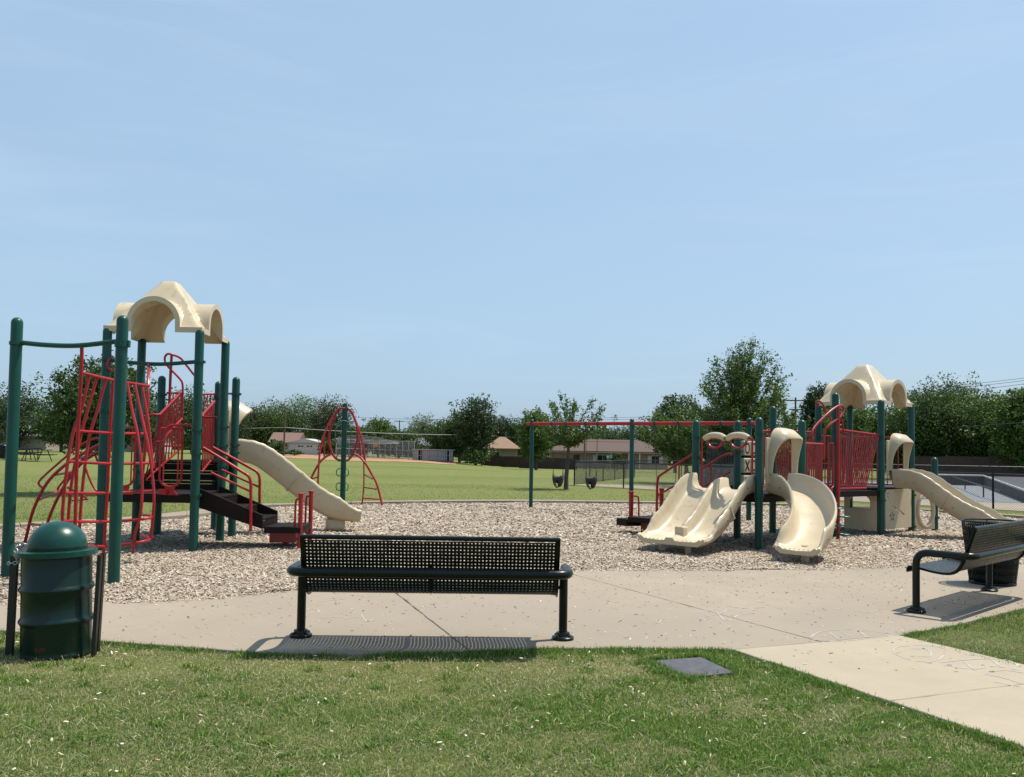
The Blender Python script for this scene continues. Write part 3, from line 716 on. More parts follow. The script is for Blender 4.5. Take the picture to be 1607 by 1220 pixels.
# ================================================================== left play structure
ls = empty('play_structure', (-5.5, 14.0, 0), 'tall left play structure with red climbers, brown steps and one straight cream slide', 'play structure')
L0, L1 = (-6.07, 10.86), (-4.636, 10.53)
P3, P1, P4, P2 = (-4.83, 13.69), (-6.23, 13.64), (-4.88, 15.09), (-6.28, 15.04)
U1, U3, U4 = (-6.28, 15.95), (-4.95, 15.95), (-5.66, 17.15)
post(ls, L0, 3.16, (2.84,)); post(ls, L1, 3.16, (2.84, 2.80))
post(ls, P1, 3.42, (2.91, 2.12, 0.86)); post(ls, P3, 3.42, (2.91, 1.86, 1.50, 0.87))
post(ls, P4, 3.42, (1.94, 1.62, 1.28, 0.87)); post(ls, P2, 3.42, (2.0, 1.75, 1.2))
post(ls, U1, 2.86, (2.52, 1.6)); post(ls, U3, 2.86, (2.55, 1.64, 1.5)); post(ls, U4, 2.86, (2.55, 1.64))
canopy(ls, (-5.555, 14.365), Vector((1.4, 0.05, 0)).normalized(), Vector((-0.05, 1.4, 0)).normalized(), 3.355)
def mid(a, b, t=0.5): return (a[0] + (b[0] - a[0]) * t, a[1] + (b[1] - a[1]) * t)
for a, b_ in ((L0, L1), (P1, P3)):
    z = 2.85 if a is L0 else 2.91
    pipe(ls, 'cross_bar', [xy(mid(a, b_, 0.04), z), xy(mid(a, b_, 0.3), z - 0.035), xy(mid(a, b_, 0.6), z - 0.045), xy(mid(a, b_, 0.96), z)], 0.030, 'green_paint')
poly_deck(ls, [P1, P3, P4, P2], 0.88); poly_deck(ls, [U1, U3, U4], 1.36)
for a, b_ in ((P1, P3), (P3, P4), (P2, P4)):
    A_, B_ = Vector((*a, 0.80)), Vector((*b_, 0.80)); d = (B_ - A_)
    MB().obox((A_ + B_) / 2, d / 2 * 0.94, Vector((-d.y, d.x, 0)).normalized() * 0.02, Z * 0.055).build('deck_edge', 'brown_deck', ls)
stair(ls, mid(P2, P4, .06), mid(P2, P4, .94), mid(U1, U3, .06), mid(U1, U3, .94), 0.88, 1.36, 3)
# guards either side of the inner steps
guard(ls, at(224, 757, 15.08), at(281, 706, 15.9), at(249, 652, 15.08), at(281, 619, 15.9), 11)
pipe(ls, 'hand_rail', [at(212, 654, 15.02), at(228, 654, 15.0), at(238, 651, 15.02), at(249, 651, 15.08)], 0.02)
pipe(ls, 'hand_rail', [at(244, 694, 15.0), at(256, 692, 15.02), at(262, 682, 15.08), at(275, 668, 15.3), at(285, 657, 15.6)], 0.018)
guard(ls, at(316, 741, 15.12), at(333, 719, 15.9), at(317, 652, 15.12), at(336, 630, 15.9), 7)
pipe(ls, 'hand_rail', [at(317, 652, 15.12), at(322, 655, 15.1), at(340, 655, 15.08)], 0.018)
guard(ls, at(317, 708, 16.9), at(338, 708, 17.1), at(317, 619, 16.9), at(338, 619, 17.1), 4)
guard(ls, at(258, 700, 16.1), at(285, 700, 16.6), at(262, 617, 16.1), at(287, 617, 16.6), 4)
guard(ls, at(349, 704, 16.4), at(372, 704, 15.98), at(349, 618, 16.4), at(372, 618, 15.98), 2)
# bent grab pipes over the inner steps
pipe(ls, 'grab_rail', [at(285, 660, 15.95), at(286, 625, 15.95), at(286, 604, 15.95), at(281, 594, 15.95), at(262, 574, 15.95), at(258, 563, 15.95), at(262, 556, 15.95), at(270, 557, 15.95), at(282, 562, 16.1), at(290, 571, 16.3), at(305, 590, 16.6), at(316, 604, 16.9)], 0.02)
pipe(ls, 'grab_rail', [at(269, 557, 15.95), at(267, 590, 15.95), at(266, 618, 15.95), at(264, 660, 15.95)], 0.026)
pipe(ls, 'grab_rail', [at(178, 563, 13.75), at(172, 563, 13.62), at(168, 571, 13.56), at(170, 580, 13.58), at(178, 583, 13.75)], 0.02)
# front hand loops
fl = (1.4, 0.05)
upanel(ls, mid(P1, P3, 0.73), fl, 0.98, 1.88, 0.33); upanel(ls, mid(P1, P3, 0.24), fl, 0.98, 1.88, 0.28)
pipe(ls, 'hand_rail', [at(258, 683, 13.68), at(260, 674, 13.68), at(268, 668, 13.68), at(292, 667, 13.68), at(305, 667, 13.68)], 0.018)
# twisted climber between the tall frame and the deck
cl = MB().tube(crs([at(127, 585, 10.75), at(178, 597, 11.9), at(233, 606, 13.0)], 4), 0.021, 8).build('twist_climber', 'red_paint', ls)
tr3 = lambda pts, r=0.021: MB().tube(crs(pts, 5), r, 8).build('climber_rail', 'red_paint', cl)
tr3([at(128, 543, 10.72), at(127, 585, 10.75), at(121, 700, 10.8), at(117, 845, 10.9)], 0.023)
tr3([at(233, 571, 13.66), at(232, 606, 13.1), at(229, 680, 13.1), at(222, 760, 13.3)], 0.022)
tr3([at(177, 597, 11.9), at(172, 680, 11.95), at(168, 770, 12.0), at(161, 884, 12.05)], 0.022)
tr3([at(140, 588, 11.05), at(128, 640, 11.0), at(114, 680, 10.95), at(104, 740, 10.9), at(98, 800, 10.9), at(97, 850, 10.95)])
tr3([at(152, 591, 11.35), at(138, 640, 11.3), at(125, 690, 11.25), at(111, 765, 11.2), at(105, 845, 11.2)])
tr3([at(166, 594, 11.65), at(152, 645, 11.6), at(139, 690, 11.55), at(129, 765, 11.5), at(124, 835, 11.5)])
tr3([at(199, 600, 12.3), at(207, 645, 12.2), at(215, 680, 12.1), at(222, 740, 12.0), at(221, 800, 11.95), at(211, 840, 12.0), at(208, 868, 12.15)])
tr3([at(211, 603, 12.55), at(222, 655, 12.45), at(232, 700, 12.35), at(239, 750, 12.3), at(241, 790, 12.25), at(236, 846, 12.3)])
tr3([at(222, 605, 12.8), at(231, 655, 12.75), at(236, 700, 12.7), at(240, 735, 12.65)])
rung = lambda pts: MB().tube(crs(pts, 4), 0.019, 8).build('climber_rung', 'red_paint', cl)
rung([at(115, 676, 11.0), at(172, 680, 11.95), at(228, 681, 12.5)]); rung([at(106, 724, 10.95), at(171, 728, 11.97), at(233, 727, 12.5)])
rung([at(101, 774, 10.95), at(168, 774, 12.0), at(239, 771, 12.35)]); rung([at(98, 818, 10.95), at(165, 819, 12.0), at(225, 815, 12.05), at(237, 810, 12.3), at(222, 808, 12.6)])
rung([at(110, 855, 11.1), at(162, 858, 12.0), at(215, 852, 12.05), at(235, 846, 12.3), at(222, 840, 12.6)])
MB().obox(at(255, 772, 13.62), Vector((0.06, 0, 0)), Vector((0, 0.03, 0)), Z * 0.04).build('climber_foot', 'red_paint', cl)
# arched ladder on the left side of the deck
al = MB().tube(crs([at(170, 690, 14.1), at(130, 712, 14.1), at(98, 733, 14.1), at(72, 760, 14.1), at(52, 800, 14.15), at(41, 842, 14.2), at(37, 857, 14.2)], 5), 0.026, 8).tube(crs([at(170, 703, 14.9), at(136, 720, 14.9), at(110, 748, 14.9), at(90, 782, 14.9), at(76, 815, 14.95), at(69, 845, 15.0)], 5), 0.026, 8).build('arch_ladder', 'red_paint', ls)
for a, b_ in (((45, 822), (73, 826)), ((58, 786), (97, 806 - 37)), ((84, 746), (118, 740)), ((112, 723), (143, 714))):
    MB().tube([at(a[0], a[1], 14.12), at(b_[0], b_[1], 14.92)], 0.019, 8).build('rung', 'red_paint', al)
for d, Yl in ((0, 14.1), (30, 14.9)):
    k = 14.1 / Yl
    MB().tube(crs([at(168 + d * .2, 694 + d * .3, Yl), at(150 + d * .35, 688 + d * .35, Yl), at(122 + d * .5, 702 + d * .35, Yl), at(88 + d * .8, 730 + d * .35, Yl), at(66 + d, 750 + d * .3, Yl), at(60 + d, 759 + d * .3, Yl), at(66 + d, 766 + d * .2, Yl)], 5), 0.018, 8).build('hand_loop', 'red_paint', al)
MB().tube(crs([at(130, 722, 14.9), at(140, 752, 14.9), at(152, 771, 14.9), at(172, 774, 14.9)], 4), 0.018, 8).build('brace', 'red_paint', al)
MB().tube([at(149, 715, 14.9), at(166, 757, 14.9)], 0.018, 8).build('brace', 'red_paint', al)
MB().tube([at(105, 765, 14.5), at(136, 782, 14.7)], 0.017, 8).tube([at(112, 786, 14.6), at(138, 784, 14.8)], 0.012, 6).build('brace', 'red_paint', al)
# outer steps to the right with hand rails and the transfer platform
stair(ls, (-3.86, 13.98), (-3.86, 14.86), (-4.84, 13.92), (-4.86, 14.90), 0.36, 0.86, 3)
poly_deck(ls, [(-3.86, 14.05), (-3.30, 14.1), (-3.32, 14.95), (-3.86, 14.86)], 0.37, t=0.10)
MB().box((-3.60, 14.45, 0.19), (0.42, 0.52, 0.16)).build('platform_frame', 'dark_red', ls, bevel=0.01)
MB().tube([(-3.60, 14.42, -0.1), (-3.60, 14.42, 0.2)], 0.045, 12).build('platform_leg', 'dark_red', ls)
for (px, py, Yp) in ((472, 774, 14.18), (488, 770, 15.05)):
    q = at(px, py, Yp); hp = MB().lathe([(0.036, -0.15), (0.036, q.z - 0.035), (0.046, q.z - 0.034), (0.048, q.z - 0.008), (0.036, q.z)], (q.x, q.y, 0), 14).build('platform_post', 'red_paint', ls)
    MB().tube(crs([(q.x, q.y, q.z - 0.10), (q.x - 0.05, q.y, q.z - 0.10), (q.x - 0.08, q.y, q.z - 0.14), (q.x - 0.085, q.y, q.z - 0.5), (q.x - 0.08, q.y, q.z - 0.68), (q.x - 0.04, q.y, q.z - 0.73), (q.x, q.y, q.z - 0.73)], 4), 0.017, 8).build('grab_handle', 'red_paint', hp)
for Yr, dx in ((13.90, 0), (14.95, 14)):
    a = lambda px, py: at(px, py, Yr)
    o = MB().tube(crs([a(318 + dx * 1.1, 703 - dx * .05), a(345 + dx, 719 - dx * .2), a(380 + dx, 741 - dx * .4), a(389 + dx, 747 - dx * .4), a(393 + dx, 758 - dx * .5), a(393 + dx, 790 - dx), a(393 + dx, 834 - dx * 2)], 5), 0.024, 10).build('hand_rail', 'red_paint', ls)
    MB().tube([a(331 + dx * 1.2, 742 - dx * .3), a(393 + dx, 772 - dx * .5)], 0.018, 8).build('mid_rail', 'red_paint', o)
# straight slide
d = Vector((0.945, 0.327, 0)); s0 = Vector((-5.22, 16.52, 0))
chute(ls, [s0 + d * s + Z * z for s, z in ((0, 1.38), (0.28, 1.38), (0.5, 1.31), (0.75, 1.14), (1.1, 0.86), (1.5, 0.55), (1.85, 0.36), (2.15, 0.29), (2.42, 0.27))], 0.25, lambda t: 0.36 - 0.20 * sstep(0.75, 1, t), ripple=0.006)
MB().box(s0 + d * 1.98 + Z * 0.16, (0.36, 0.24, 0.26), 0.33).build('slide_foot', 'cream_plastic', ls, bevel=0.07, seg=4)
hood(ls, (-5.24, 16.5), (-0.35, 1.15), (0.945, 0.327), 1.66, 0.95, 0.80, 0.42)

# ================================================================== right play structure
rs = empty('play_structure', (6.0, 17.0, 0), 'long right play structure with cream canopy, double slide, curved slide and red bridge', 'play structure')
A_, B_, C_, D_ = (4.20, 15.14), (3.38, 16.35), (5.20, 15.98), (4.37, 17.25)
M1, M2 = (6.33, 17.45), (5.36, 18.30)
al_ = math.radians(48); ca, sa = math.cos(al_), math.sin(al_); s_ = 1.4
FF = (7.62, 18.40); LL = (FF[0] - s_ * ca, FF[1] + s_ * sa); RR = (FF[0] + s_ * sa, FF[1] + s_ * ca); BB = (LL[0] + s_ * sa, LL[1] + s_ * ca)
R2 = (9.30, 19.62)
post(rs, A_, 2.26, (1.98, 0.92)); post(rs, B_, 2.24, (1.94, 1.58)); post(rs, C_, 2.26, (1.94, 1.0)); post(rs, D_, 2.28, (1.68, 0.9))
post(rs, M1, 2.86, (2.1, 1.86, 0.9, 0.55)); post(rs, M2, 2.62, (2.1, 0.9))
for p, cs in ((FF, (2.02, 0.92, 0.72)), (RR, (2.02, 0.80, 0.12)), (LL, (2.02, 0.9)), (BB, (0.1,))): post(rs, p, 2.80, cs)
post(rs, R2, 1.62, (0.30,))
canopy(rs, ((FF[0] + BB[0]) / 2, (FF[1] + BB[1]) / 2), Vector((ca, -sa, 0)), Vector((sa, ca, 0)), 2.70)
DZ = 0.95
poly_deck(rs, [A_, C_, D_, B_], DZ); poly_deck(rs, [FF, RR, BB, LL], DZ + 0.02)
poly_deck(rs, [C_, M1, M2, D_], DZ - 0.03, t=0.10); poly_deck(rs, [M1, FF, LL, M2], DZ - 0.03, t=0.10)
for p, q in ((A_, C_), (A_, B_), (M1, FF)):
    a, b_ = Vector((*p, DZ - 0.08)), Vector((*q, DZ - 0.08)); d = b_ - a
    MB().obox((a + b_) / 2, d / 2 * 0.9, Vector((-d.y, d.x, 0)).normalized() * 0.018, Z * 0.055).build('deck_edge', 'brown_deck', rs)
# bridge guards
guard(rs, xy(mid(M1, FF, .05), 0.98), xy(mid(M1, FF, .66), 0.98), xy(mid(M1, FF, .05), 2.14), xy(mid(M1, FF, .98), 2.06), 17, 0.013, 0.022, 'red_paint')
guard(rs, xy(mid(M2, LL, .05), 0.98), xy(mid(M2, LL, .75), 0.98), xy(mid(M2, LL, .05), 2.12), xy(mid(M2, LL, .95), 2.12), 16, 0.013, 0.022, 'red_paint')
guard(rs, xy(mid(C_, M1, .06), 0.98), xy(mid(C_, M1, .60), 0.98), xy(mid(C_, M1, .06), 1.84), xy(mid(C_, M1, .60), 1.84), 9, 0.013, 0.02, 'red_paint')
guard(rs, xy(mid(D_, M2, .62), 0.98), xy(mid(D_, M2, .98), 0.98), xy(mid(D_, M2, .62), 2.1), xy(mid(D_, M2, .98), 2.1), 5, 0.013, 0.02, 'red_paint')
guard(rs, xy(mid(LL, BB, .08), 1.0), xy(mid(LL, BB, .92), 1.0), xy(mid(LL, BB, .08), 2.05), xy(mid(LL, BB, .92), 2.05), 10)
guard(rs, xy(mid(RR, BB, .08), 1.0), xy(mid(RR, BB, .92), 1.0), xy(mid(RR, BB, .08), 2.05), xy(mid(RR, BB, .92), 2.05), 10)
a, b_ = Vector((*mid(M2, LL, .35), 1.0)), Vector((*mid(M2, LL, .75), 1.0)); d = (b_ - a) / 2
MB().obox((a + b_) / 2 + Z * 0.35, d, Vector((-d.y, d.x, 0)).normalized() * 0.02, Z * 0.34).build('solid_panel', 'dark_red', rs, bevel=0.01)
upanel(rs, mid(C_, M1, .86), (M1[0] - C_[0], M1[1] - C_[1]), 0.98, 1.86, 0.36)
# bent grab rails and climbing pole at the middle post
q = at(1315, 640, 17.2); q0 = Vector((q.x, q.y, 0))
MB().tube([q0 + Z * -0.1, q0 + Z * q.z], 0.033, 10).build('climbing_pole', 'red_paint', rs)
pipe(rs, 'grab_rail', [at(1274, 700, 16.7), at(1274, 680, 16.7), at(1280, 668, 16.8), at(1300, 648, 17.0), at(1314, 638, 17.2), at(1322, 638, 17.3), at(1323, 646, 17.3), at(1316, 656, 17.2), at(1300, 668, 17.05), at(1293, 680, 17.0), at(1292, 720, 17.0)], 0.022)
pipe(rs, 'grab_rail', [at(1284, 640, 18.6), at(1280, 633, 18.6), at(1283, 629, 18.6), at(1290, 634, 18.6), at(1296, 646, 18.6), at(1304, 660, 18.6)], 0.02)
pipe(rs, 'grab_rail', [at(1318, 655, 17.3), at(1322, 664, 17.35), at(1323, 676, 17.4)], 0.018)
for i, zz in enumerate((0.62, 0.46, 0.30, 0.12)):
    c = q0 + Vector((0.10 if i % 2 else -0.02, -0.04, zz))
    MB().tube([c + Vector((0.10 * math.cos(t), 0.09 * math.sin(t), 0)) for t in np.linspace(0, 2 * math.pi, 15)[:-1]], 0.016, 8, closed=True).build('foot_loop', 'green_cable', rs)
# double slide
d = Vector((-0.68, -0.735, 0)).normalized(); s0 = Vector((3.80, 15.76, 0))
chute(rs, [s0 + d * s + Z * z for s, z in ((0, 1.0), (0.22, 1.0), (0.42, 0.92), (0.7, 0.70), (1.0, 0.46), (1.3, 0.30), (1.55, 0.235), (1.82, 0.215))], 0.58, lambda t: 0.27 * (1 - 0.72 * sstep(0.66, 0.92, t)), 'double_slide', ripple=0.006, mid=True)
lt = d.cross(Z)
MB().obox(s0 + d * 1.47 + Z * 0.335, lt * 0.085, d * 0.08, Z * 0.10).build('divider_end', 'cream_plastic', rs, bevel=0.03, seg=3)
for k in (-0.18, 0.30):
    p = s0 + d * 1.55 + lt * k; MB().box(p + Z * 0.06, (0.09, 0.09, 0.30)).build('slide_leg', 'cream_plastic', rs, bevel=0.012)
for k in np.linspace(-0.54, 0.54, 15):
    MB().lathe([(0.010, -0.004), (0.010, 0.006), (0.004, 0.010)], s0 + d * 1.80 + lt * float(k) + Z * 0.232, 8).build('stud', 'white_paint', rs)
# grab frame with cream grips over the double slide
gA, gB = Vector((*mid(A_, B_, .10), 0)), Vector((*mid(A_, B_, .90), 0)); gd = (gB - gA)
gf = MB().tube([gA + Z * 1.02, gA + Z * 1.90, gB + Z * 1.90, gB + Z * 1.02], 0.021, 8).build('grab_frame', 'red_paint', rs)
for t in (0.27, 0.73):
    c = gA.lerp(gB, t); g2 = gd.normalized()
    MB().tube(crs([c - g2 * 0.235 + Z * 1.895, c - g2 * 0.14 + Z * 1.94, c + Z * 1.955, c + g2 * 0.14 + Z * 1.94, c + g2 * 0.235 + Z * 1.895], 4), 0.058, 10).build('grip', 'cream_plastic', gf)
    MB().tube([c + g2 * (0.19 * math.cos(u)) + Z * (1.89 - 0.16 * math.sin(u)) for u in np.linspace(0.1, math.pi - 0.1, 12)], 0.020, 8).build('grip_loop', 'red_paint', gf)
# curved slide with hood
chute(rs, [(4.66, 15.60, 1.0), (4.76, 15.45, 1.0), (4.88, 15.19, 0.93), (4.93, 14.85, 0.78), (4.89, 14.48, 0.61), (4.77, 14.10, 0.44), (4.60, 13.78, 0.30), (4.42, 13.55, 0.225), (4.28, 13.40, 0.20)], 0.29, lambda t: 0.30 - 0.24 * sstep(0.80, 1, t), 'curved_slide', flare=0.03)
for k in np.linspace(-0.26, 0.26, 8):
    l2 = Vector((0.707, -0.707, 0)); MB().lathe([(0.010, -0.004), (0.010, 0.006), (0.004, 0.010)], Vector((4.29, 13.41, 0.222)) + l2 * float(k), 8).build('stud', 'white_paint', rs)
MB().tube([(4.50, 13.66, -0.1), (4.50, 13.66, 0.26)], 0.06, 12).build('slide_leg', 'cream_plastic', rs)
hood(rs, mid(A_, C_), (C_[0] - A_[0], C_[1] - A_[1]), (0.65, -0.76), 1.30, 0.80, 0.80, 0.30)
# tower slide with hood
d = Vector((ca, -sa, 0)); s0 = Vector((*mid(FF, RR), 0)); s0 += d * 0.05
chute(rs, [s0 + d * s + Z * z for s, z in ((0, 1.03), (0.25, 1.03), (0.5, 0.96), (0.8, 0.76), (1.15, 0.53), (1.5, 0.36), (1.8, 0.28), (2.05, 0.26))], 0.25, lambda t: 0.33 - 0.14 * sstep(0.75, 1, t), ripple=0.006)
MB().box(s0 + d * 1.7 + Z * 0.13, (0.26, 0.26, 0.26), -al_).build('slide_foot', 'cream_plastic', rs, bevel=0.03)
hood(rs, mid(FF, RR), (sa, ca), (ca, -sa), 1.34, 0.80, 0.78, 0.28)
# noughts and crosses panel
a, b_ = Vector((*mid(D_, M2, .09), 0)), Vector((*mid(D_, M2, .60), 0)); d = (b_ - a).normalized(); nrm = Vector((d.y, -d.x, 0))
tp = MB().tube([a + Z * 0.91, b_ + Z * 0.91], 0.018, 8).build('game_frame', 'brown_deck', rs)
for zz in (1.24, 1.575, 1.90): MB().tube([a + Z * zz, b_ + Z * zz], 0.018, 8).build('game_bar', 'brown_deck', tp)
marks = [['X', 'O'], ['X', 'O'], ['O', 'O']]
for r_ in range(3):
    for c_ in range(2):
        cc = a + d * (0.12 + 0.265 * c_) + Z * (1.07 + 0.335 * r_)
        MB().obox(cc, d * 0.122, nrm * 0.075, Z * 0.145).build('game_block', 'cream_plastic', tp, bevel=0.02, seg=3)
        f = cc + nrm * 0.077
        if marks[r_][c_] == 'O':
            mk = MB(); O = [(0.085 * math.copysign(abs(math.cos(t)) ** 0.6, math.cos(t)), 0.105 * math.copysign(abs(math.sin(t)) ** 0.6, math.sin(t))) for t in np.linspace(0, 2 * math.pi, 33)[:-1]]
            vs = [f + d * x + Z * z for x, z in O] + [f + d * x * 0.60 + Z * z * 0.70 for x, z in O]
            mk.add(vs, [(i, (i + 1) % 32, 32 + (i + 1) % 32, 32 + i) for i in range(32)])
        else:
            mk = MB()
            for sg in (-1, 1):
                u = Vector((0, 0, 0)) + d * (0.075 * sg) + Z * 0.10; w = (d * (0.10 * sg) - Z * 0.075)  .normalized() * 0.022
                mk.obox(f + nrm * (0.0005 * sg), u, w, nrm * 0.001)
        mk.build('game_mark', 'black_print', tp)
# steps on the left with rails and transfer platform
e1, e2 = mid(B_, D_, .12), mid(B_, D_, .88); so_ = (-0.67, 0.74)
f1, f2 = (e1[0] + so_[0] * 1.0, e1[1] + so_[1] * 1.0), (e2[0] + so_[0] * 1.0, e2[1] + so_[1] * 1.0)
stair(rs, f1, f2, e1, e2, 0.34, DZ - 0.02, 3)
g1, g2 = (f1[0] + so_[0] * .75, f1[1] + so_[1] * .75), (f2[0] + so_[0] * .75, f2[1] + so_[1] * .75)
poly_deck(rs, [f1, f2, g2, g1], 0.35, t=0.10)
MB().box(((f1[0] + g2[0]) / 2, (f1[1] + g2[1]) / 2, 0.14), (0.5, 0.5, 0.2), 0.73).build('platform_frame', 'dark_red', rs)
for (px, py, Yp) in ((990, 771, 18.1), (1038, 766, 18.6)):
    q = at(px, py, Yp); hp = MB().lathe([(0.044, 0.2), (0.044, q.z - 0.04), (0.056, q.z - 0.038), (0.058, q.z - 0.008), (0.044, q.z)], (q.x, q.y, 0), 14).build('platform_post', 'red_paint', rs)
    if px < 1000: MB().tube(crs([(q.x, q.y, q.z - 0.10), (q.x + 0.10, q.y, q.z - 0.10), (q.x + 0.15, q.y, q.z - 0.15), (q.x + 0.16, q.y, q.z - 0.5), (q.x + 0.16, q.y, q.z - 0.70)], 4), 0.018, 8).build('grab_handle', 'red_paint', hp)
MB().box((2.42, 18.1, 0.22), (0.42, 0.36, 0.14), 0.5).build('platform_end', 'brown_deck', rs, bevel=0.01)
for e, f_, off in ((e1, f1, 0), (e2, f2, 1)):
    E_, Fv = Vector((*e, 0)), Vector((*f_, 0))
    o = pipe(rs, 'hand_rail', [E_ + Z * 1.62, E_.lerp(Fv, 0.12) + Z * 1.62, E_.lerp(Fv, 0.3) + Z * 1.55, E_.lerp(Fv, 0.9) + Z * 1.22, E_.lerp(Fv, 1.0) + Z * 1.12, E_.lerp(Fv, 1.02) + Z * 0.9, E_.lerp(Fv, 1.02) + Z * 0.34], 0.024)
    MB().tube([E_.lerp(Fv, 0.06) + Z * 1.28, E_.lerp(Fv, 1.02) + Z * 0.80], 0.018, 8).build('mid_rail', 'red_paint', o)
    MB().tube([E_.lerp(Fv, 0.5) + Z * 1.44, E_.lerp(Fv, 0.5) + Z * 1.06], 0.016, 8).build('baluster', 'red_paint', o)
# moulded play panels under the tower
def play_panel(p, q, z0, z1, hole=None, flower=False, name='play_panel'):
    a, b_ = Vector((*p, 0)), Vector((*q, 0)); d = (b_ - a).normalized(); w = (b_ - a).length; n_ = Vector((d.y, -d.x, 0))
    outer = [(0.02, z0), (w - 0.02, z0), (w - 0.02, z1), (0.02, z1)]
    bm = bmesh.new()
    def loop(pts):
        vs = [bm.verts.new(a + d * x + Z * z) for x, z in pts]
        return [bm.edges.new((vs[i], vs[(i + 1) % len(vs)])) for i in range(len(vs))]
    es = loop([(0.03 + (w - 0.06) * t, z0) for t in np.linspace(0, 1, 6)] + [(w - 0.03, z1), (0.03, z1)])
    for h_ in (hole or []): es += loop(h_)
    bmesh.ops.triangle_fill(bm, edges=es, use_beauty=True, use_dissolve=False)
    r_ = bmesh.ops.extrude_face_region(bm, geom=bm.faces[:]); bmesh.ops.translate(bm, verts=[g_ for g_ in r_['geom'] if isinstance(g_, bmesh.types.BMVert)], vec=n_ * 0.045)
    bmesh.ops.recalc_face_normals(bm, faces=bm.faces)
    mb = MB(); bm.verts.index_update(); mb.add([v.co.copy() for v in bm.verts], [[v.index for v in f.verts] for f in bm.faces]); bm.free()
    return mb.build(name, 'cream_plastic', rs), a, d, n_, w
def ell(cx, cz, rx, rz, n=20, half=False):
    if half: return [(cx - rx, cz)] + [(cx - rx * math.cos(t), cz + rz * math.sin(t)) for t in np.linspace(0.05, math.pi - 0.05, n)] + [(cx + rx, cz)]
    return [(cx + rx * math.cos(t), cz + rz * math.sin(t)) for t in np.linspace(0, 2 * math.pi, n + 1)[:-1]]
def petal(cx, cz, ang, l=0.085, w=0.026):
    c, s2 = math.cos(ang), math.sin(ang)
    return [(cx + c * (0.025 + l * u) - s2 * v, cz + s2 * (0.025 + l * u) + c * v) for u, v in ((0, 0), (0.35, w), (0.8, w), (1.0, 0), (0.8, -w), (0.35, -w))]
w = 1.4
play_panel(mid(BB, FF, .0), mid(BB, FF, .0), 0, 0) if False else None
pp, a, d, n_, w = play_panel(mid(LL, FF, .42), mid(LL, FF, .97), 0.10, 0.88, [[(0.14, 0.52), (0.14, 0.66)] + [(0.37 - 0.23 * math.cos(t), 0.66 + 0.17 * math.sin(t)) for t in np.linspace(0.2, math.pi - 0.2, 10)] + [(0.60, 0.66), (0.60, 0.52)]])
MB().obox(a + d * (w / 2) + Z * 0.515 - n_ * 0.04, d * 0.32, n_ * 0.09, Z * 0.018).build('shelf', 'cream_plastic', pp, bevel=0.01)
play_panel(mid(FF, RR, .05), mid(FF, RR, .95), 0.12, 0.94, [petal(0.33, 0.38, k * 2 * math.pi / 5 + 0.3) for k in range(5)] + [petal(0.16, 0.83, k * 2 * math.pi / 5, 0.05, 0.015) for k in range(5)] + [[(0.30, 0.60), (0.34, 0.615), (0.70, 0.50), (0.92, 0.40), (0.88, 0.39), (0.66, 0.475)]])
pp, a, d, n_, w = play_panel(mid(RR, R2, .02), mid(RR, R2, .98), 0.06, 0.92, [ell(0.36, 0.47, 0.21, 0.33)])
MB().tube([a + d * (0.36 + 0.235 * math.cos(t)) + Z * (0.47 + 0.355 * math.sin(t)) + n_ * 0.05 for t in np.linspace(0, 2 * math.pi, 29)[:-1]], 0.038, 8, closed=True).build('window_rim', 'cream_plastic', pp)

# ================================================================== swings
sw = empty('swing_set', (3.15, 23.35, 0), 'two-bay swing set with red top beam and green posts behind the double slide', 'swing set')
SP = [(0.57, 25.1), (3.15, 23.36), (5.75, 21.60)]
for i, p in enumerate(SP): post(sw, p, 2.50, (), 0.055 + 0.003 * i)
BZ = 2.37
MB().tube([xy(SP[0], BZ) + Vector((-0.12, 0.08, 0)), xy(SP[1], BZ), xy(SP[2], BZ) + Vector((0.12, -0.08, 0))], 0.048, 14).build('top_beam', 'red_paint', sw)
bd = Vector((SP[2][0] - SP[0][0], SP[2][1] - SP[0][1], 0)).normalized()
def beam_at(px):
    best = min(np.linspace(0, 1, 600), key=lambda t: abs((SP[0][0] + (SP[2][0] - SP[0][0]) * t) / (SP[0][1] + (SP[2][1] - SP[0][1]) * t) - ray(px, 665)[0] / ray(px, 665)[1]))
    return Vector((SP[0][0] + (SP[2][0] - SP[0][0]) * best, SP[0][1] + (SP[2][1] - SP[0][1]) * best, BZ))
def hanger(p):
    MB().lathe([(0.058, -0.03), (0.062, -0.02), (0.062, 0.02), (0.058, 0.03)], p, 14, Matrix.Rotation(math.atan2(bd.y, bd.x), 3, 'Z') @ Matrix.Rotation(math.pi / 2, 3, 'Y')).box(p + Z * -0.075, (0.03, 0.03, 0.08)).build('hanger', 'green_paint', sw)
def chain(root, a, b_, r=0.008):
    o = MB(); n = max(2, int((b_ - a).length / 0.075)); d = (b_ - a) / n
    for i in range(n):
        p0 = a + d * i - d * 0.12; p1 = a + d * (i + 1) + d * 0.12
        w = (d.orthogonal() if i % 2 else d.cross(d.orthogonal())).normalized() * 0.012
        o.tube([p0 + w, p1 + w, p1 - w, p0 - w], r * 0.55, 4, closed=True)
    return o.build('chain', 'black_steel', root)
swing_lab = ['black bucket swing nearest the left swing post', 'black bucket swing next to the middle swing post']
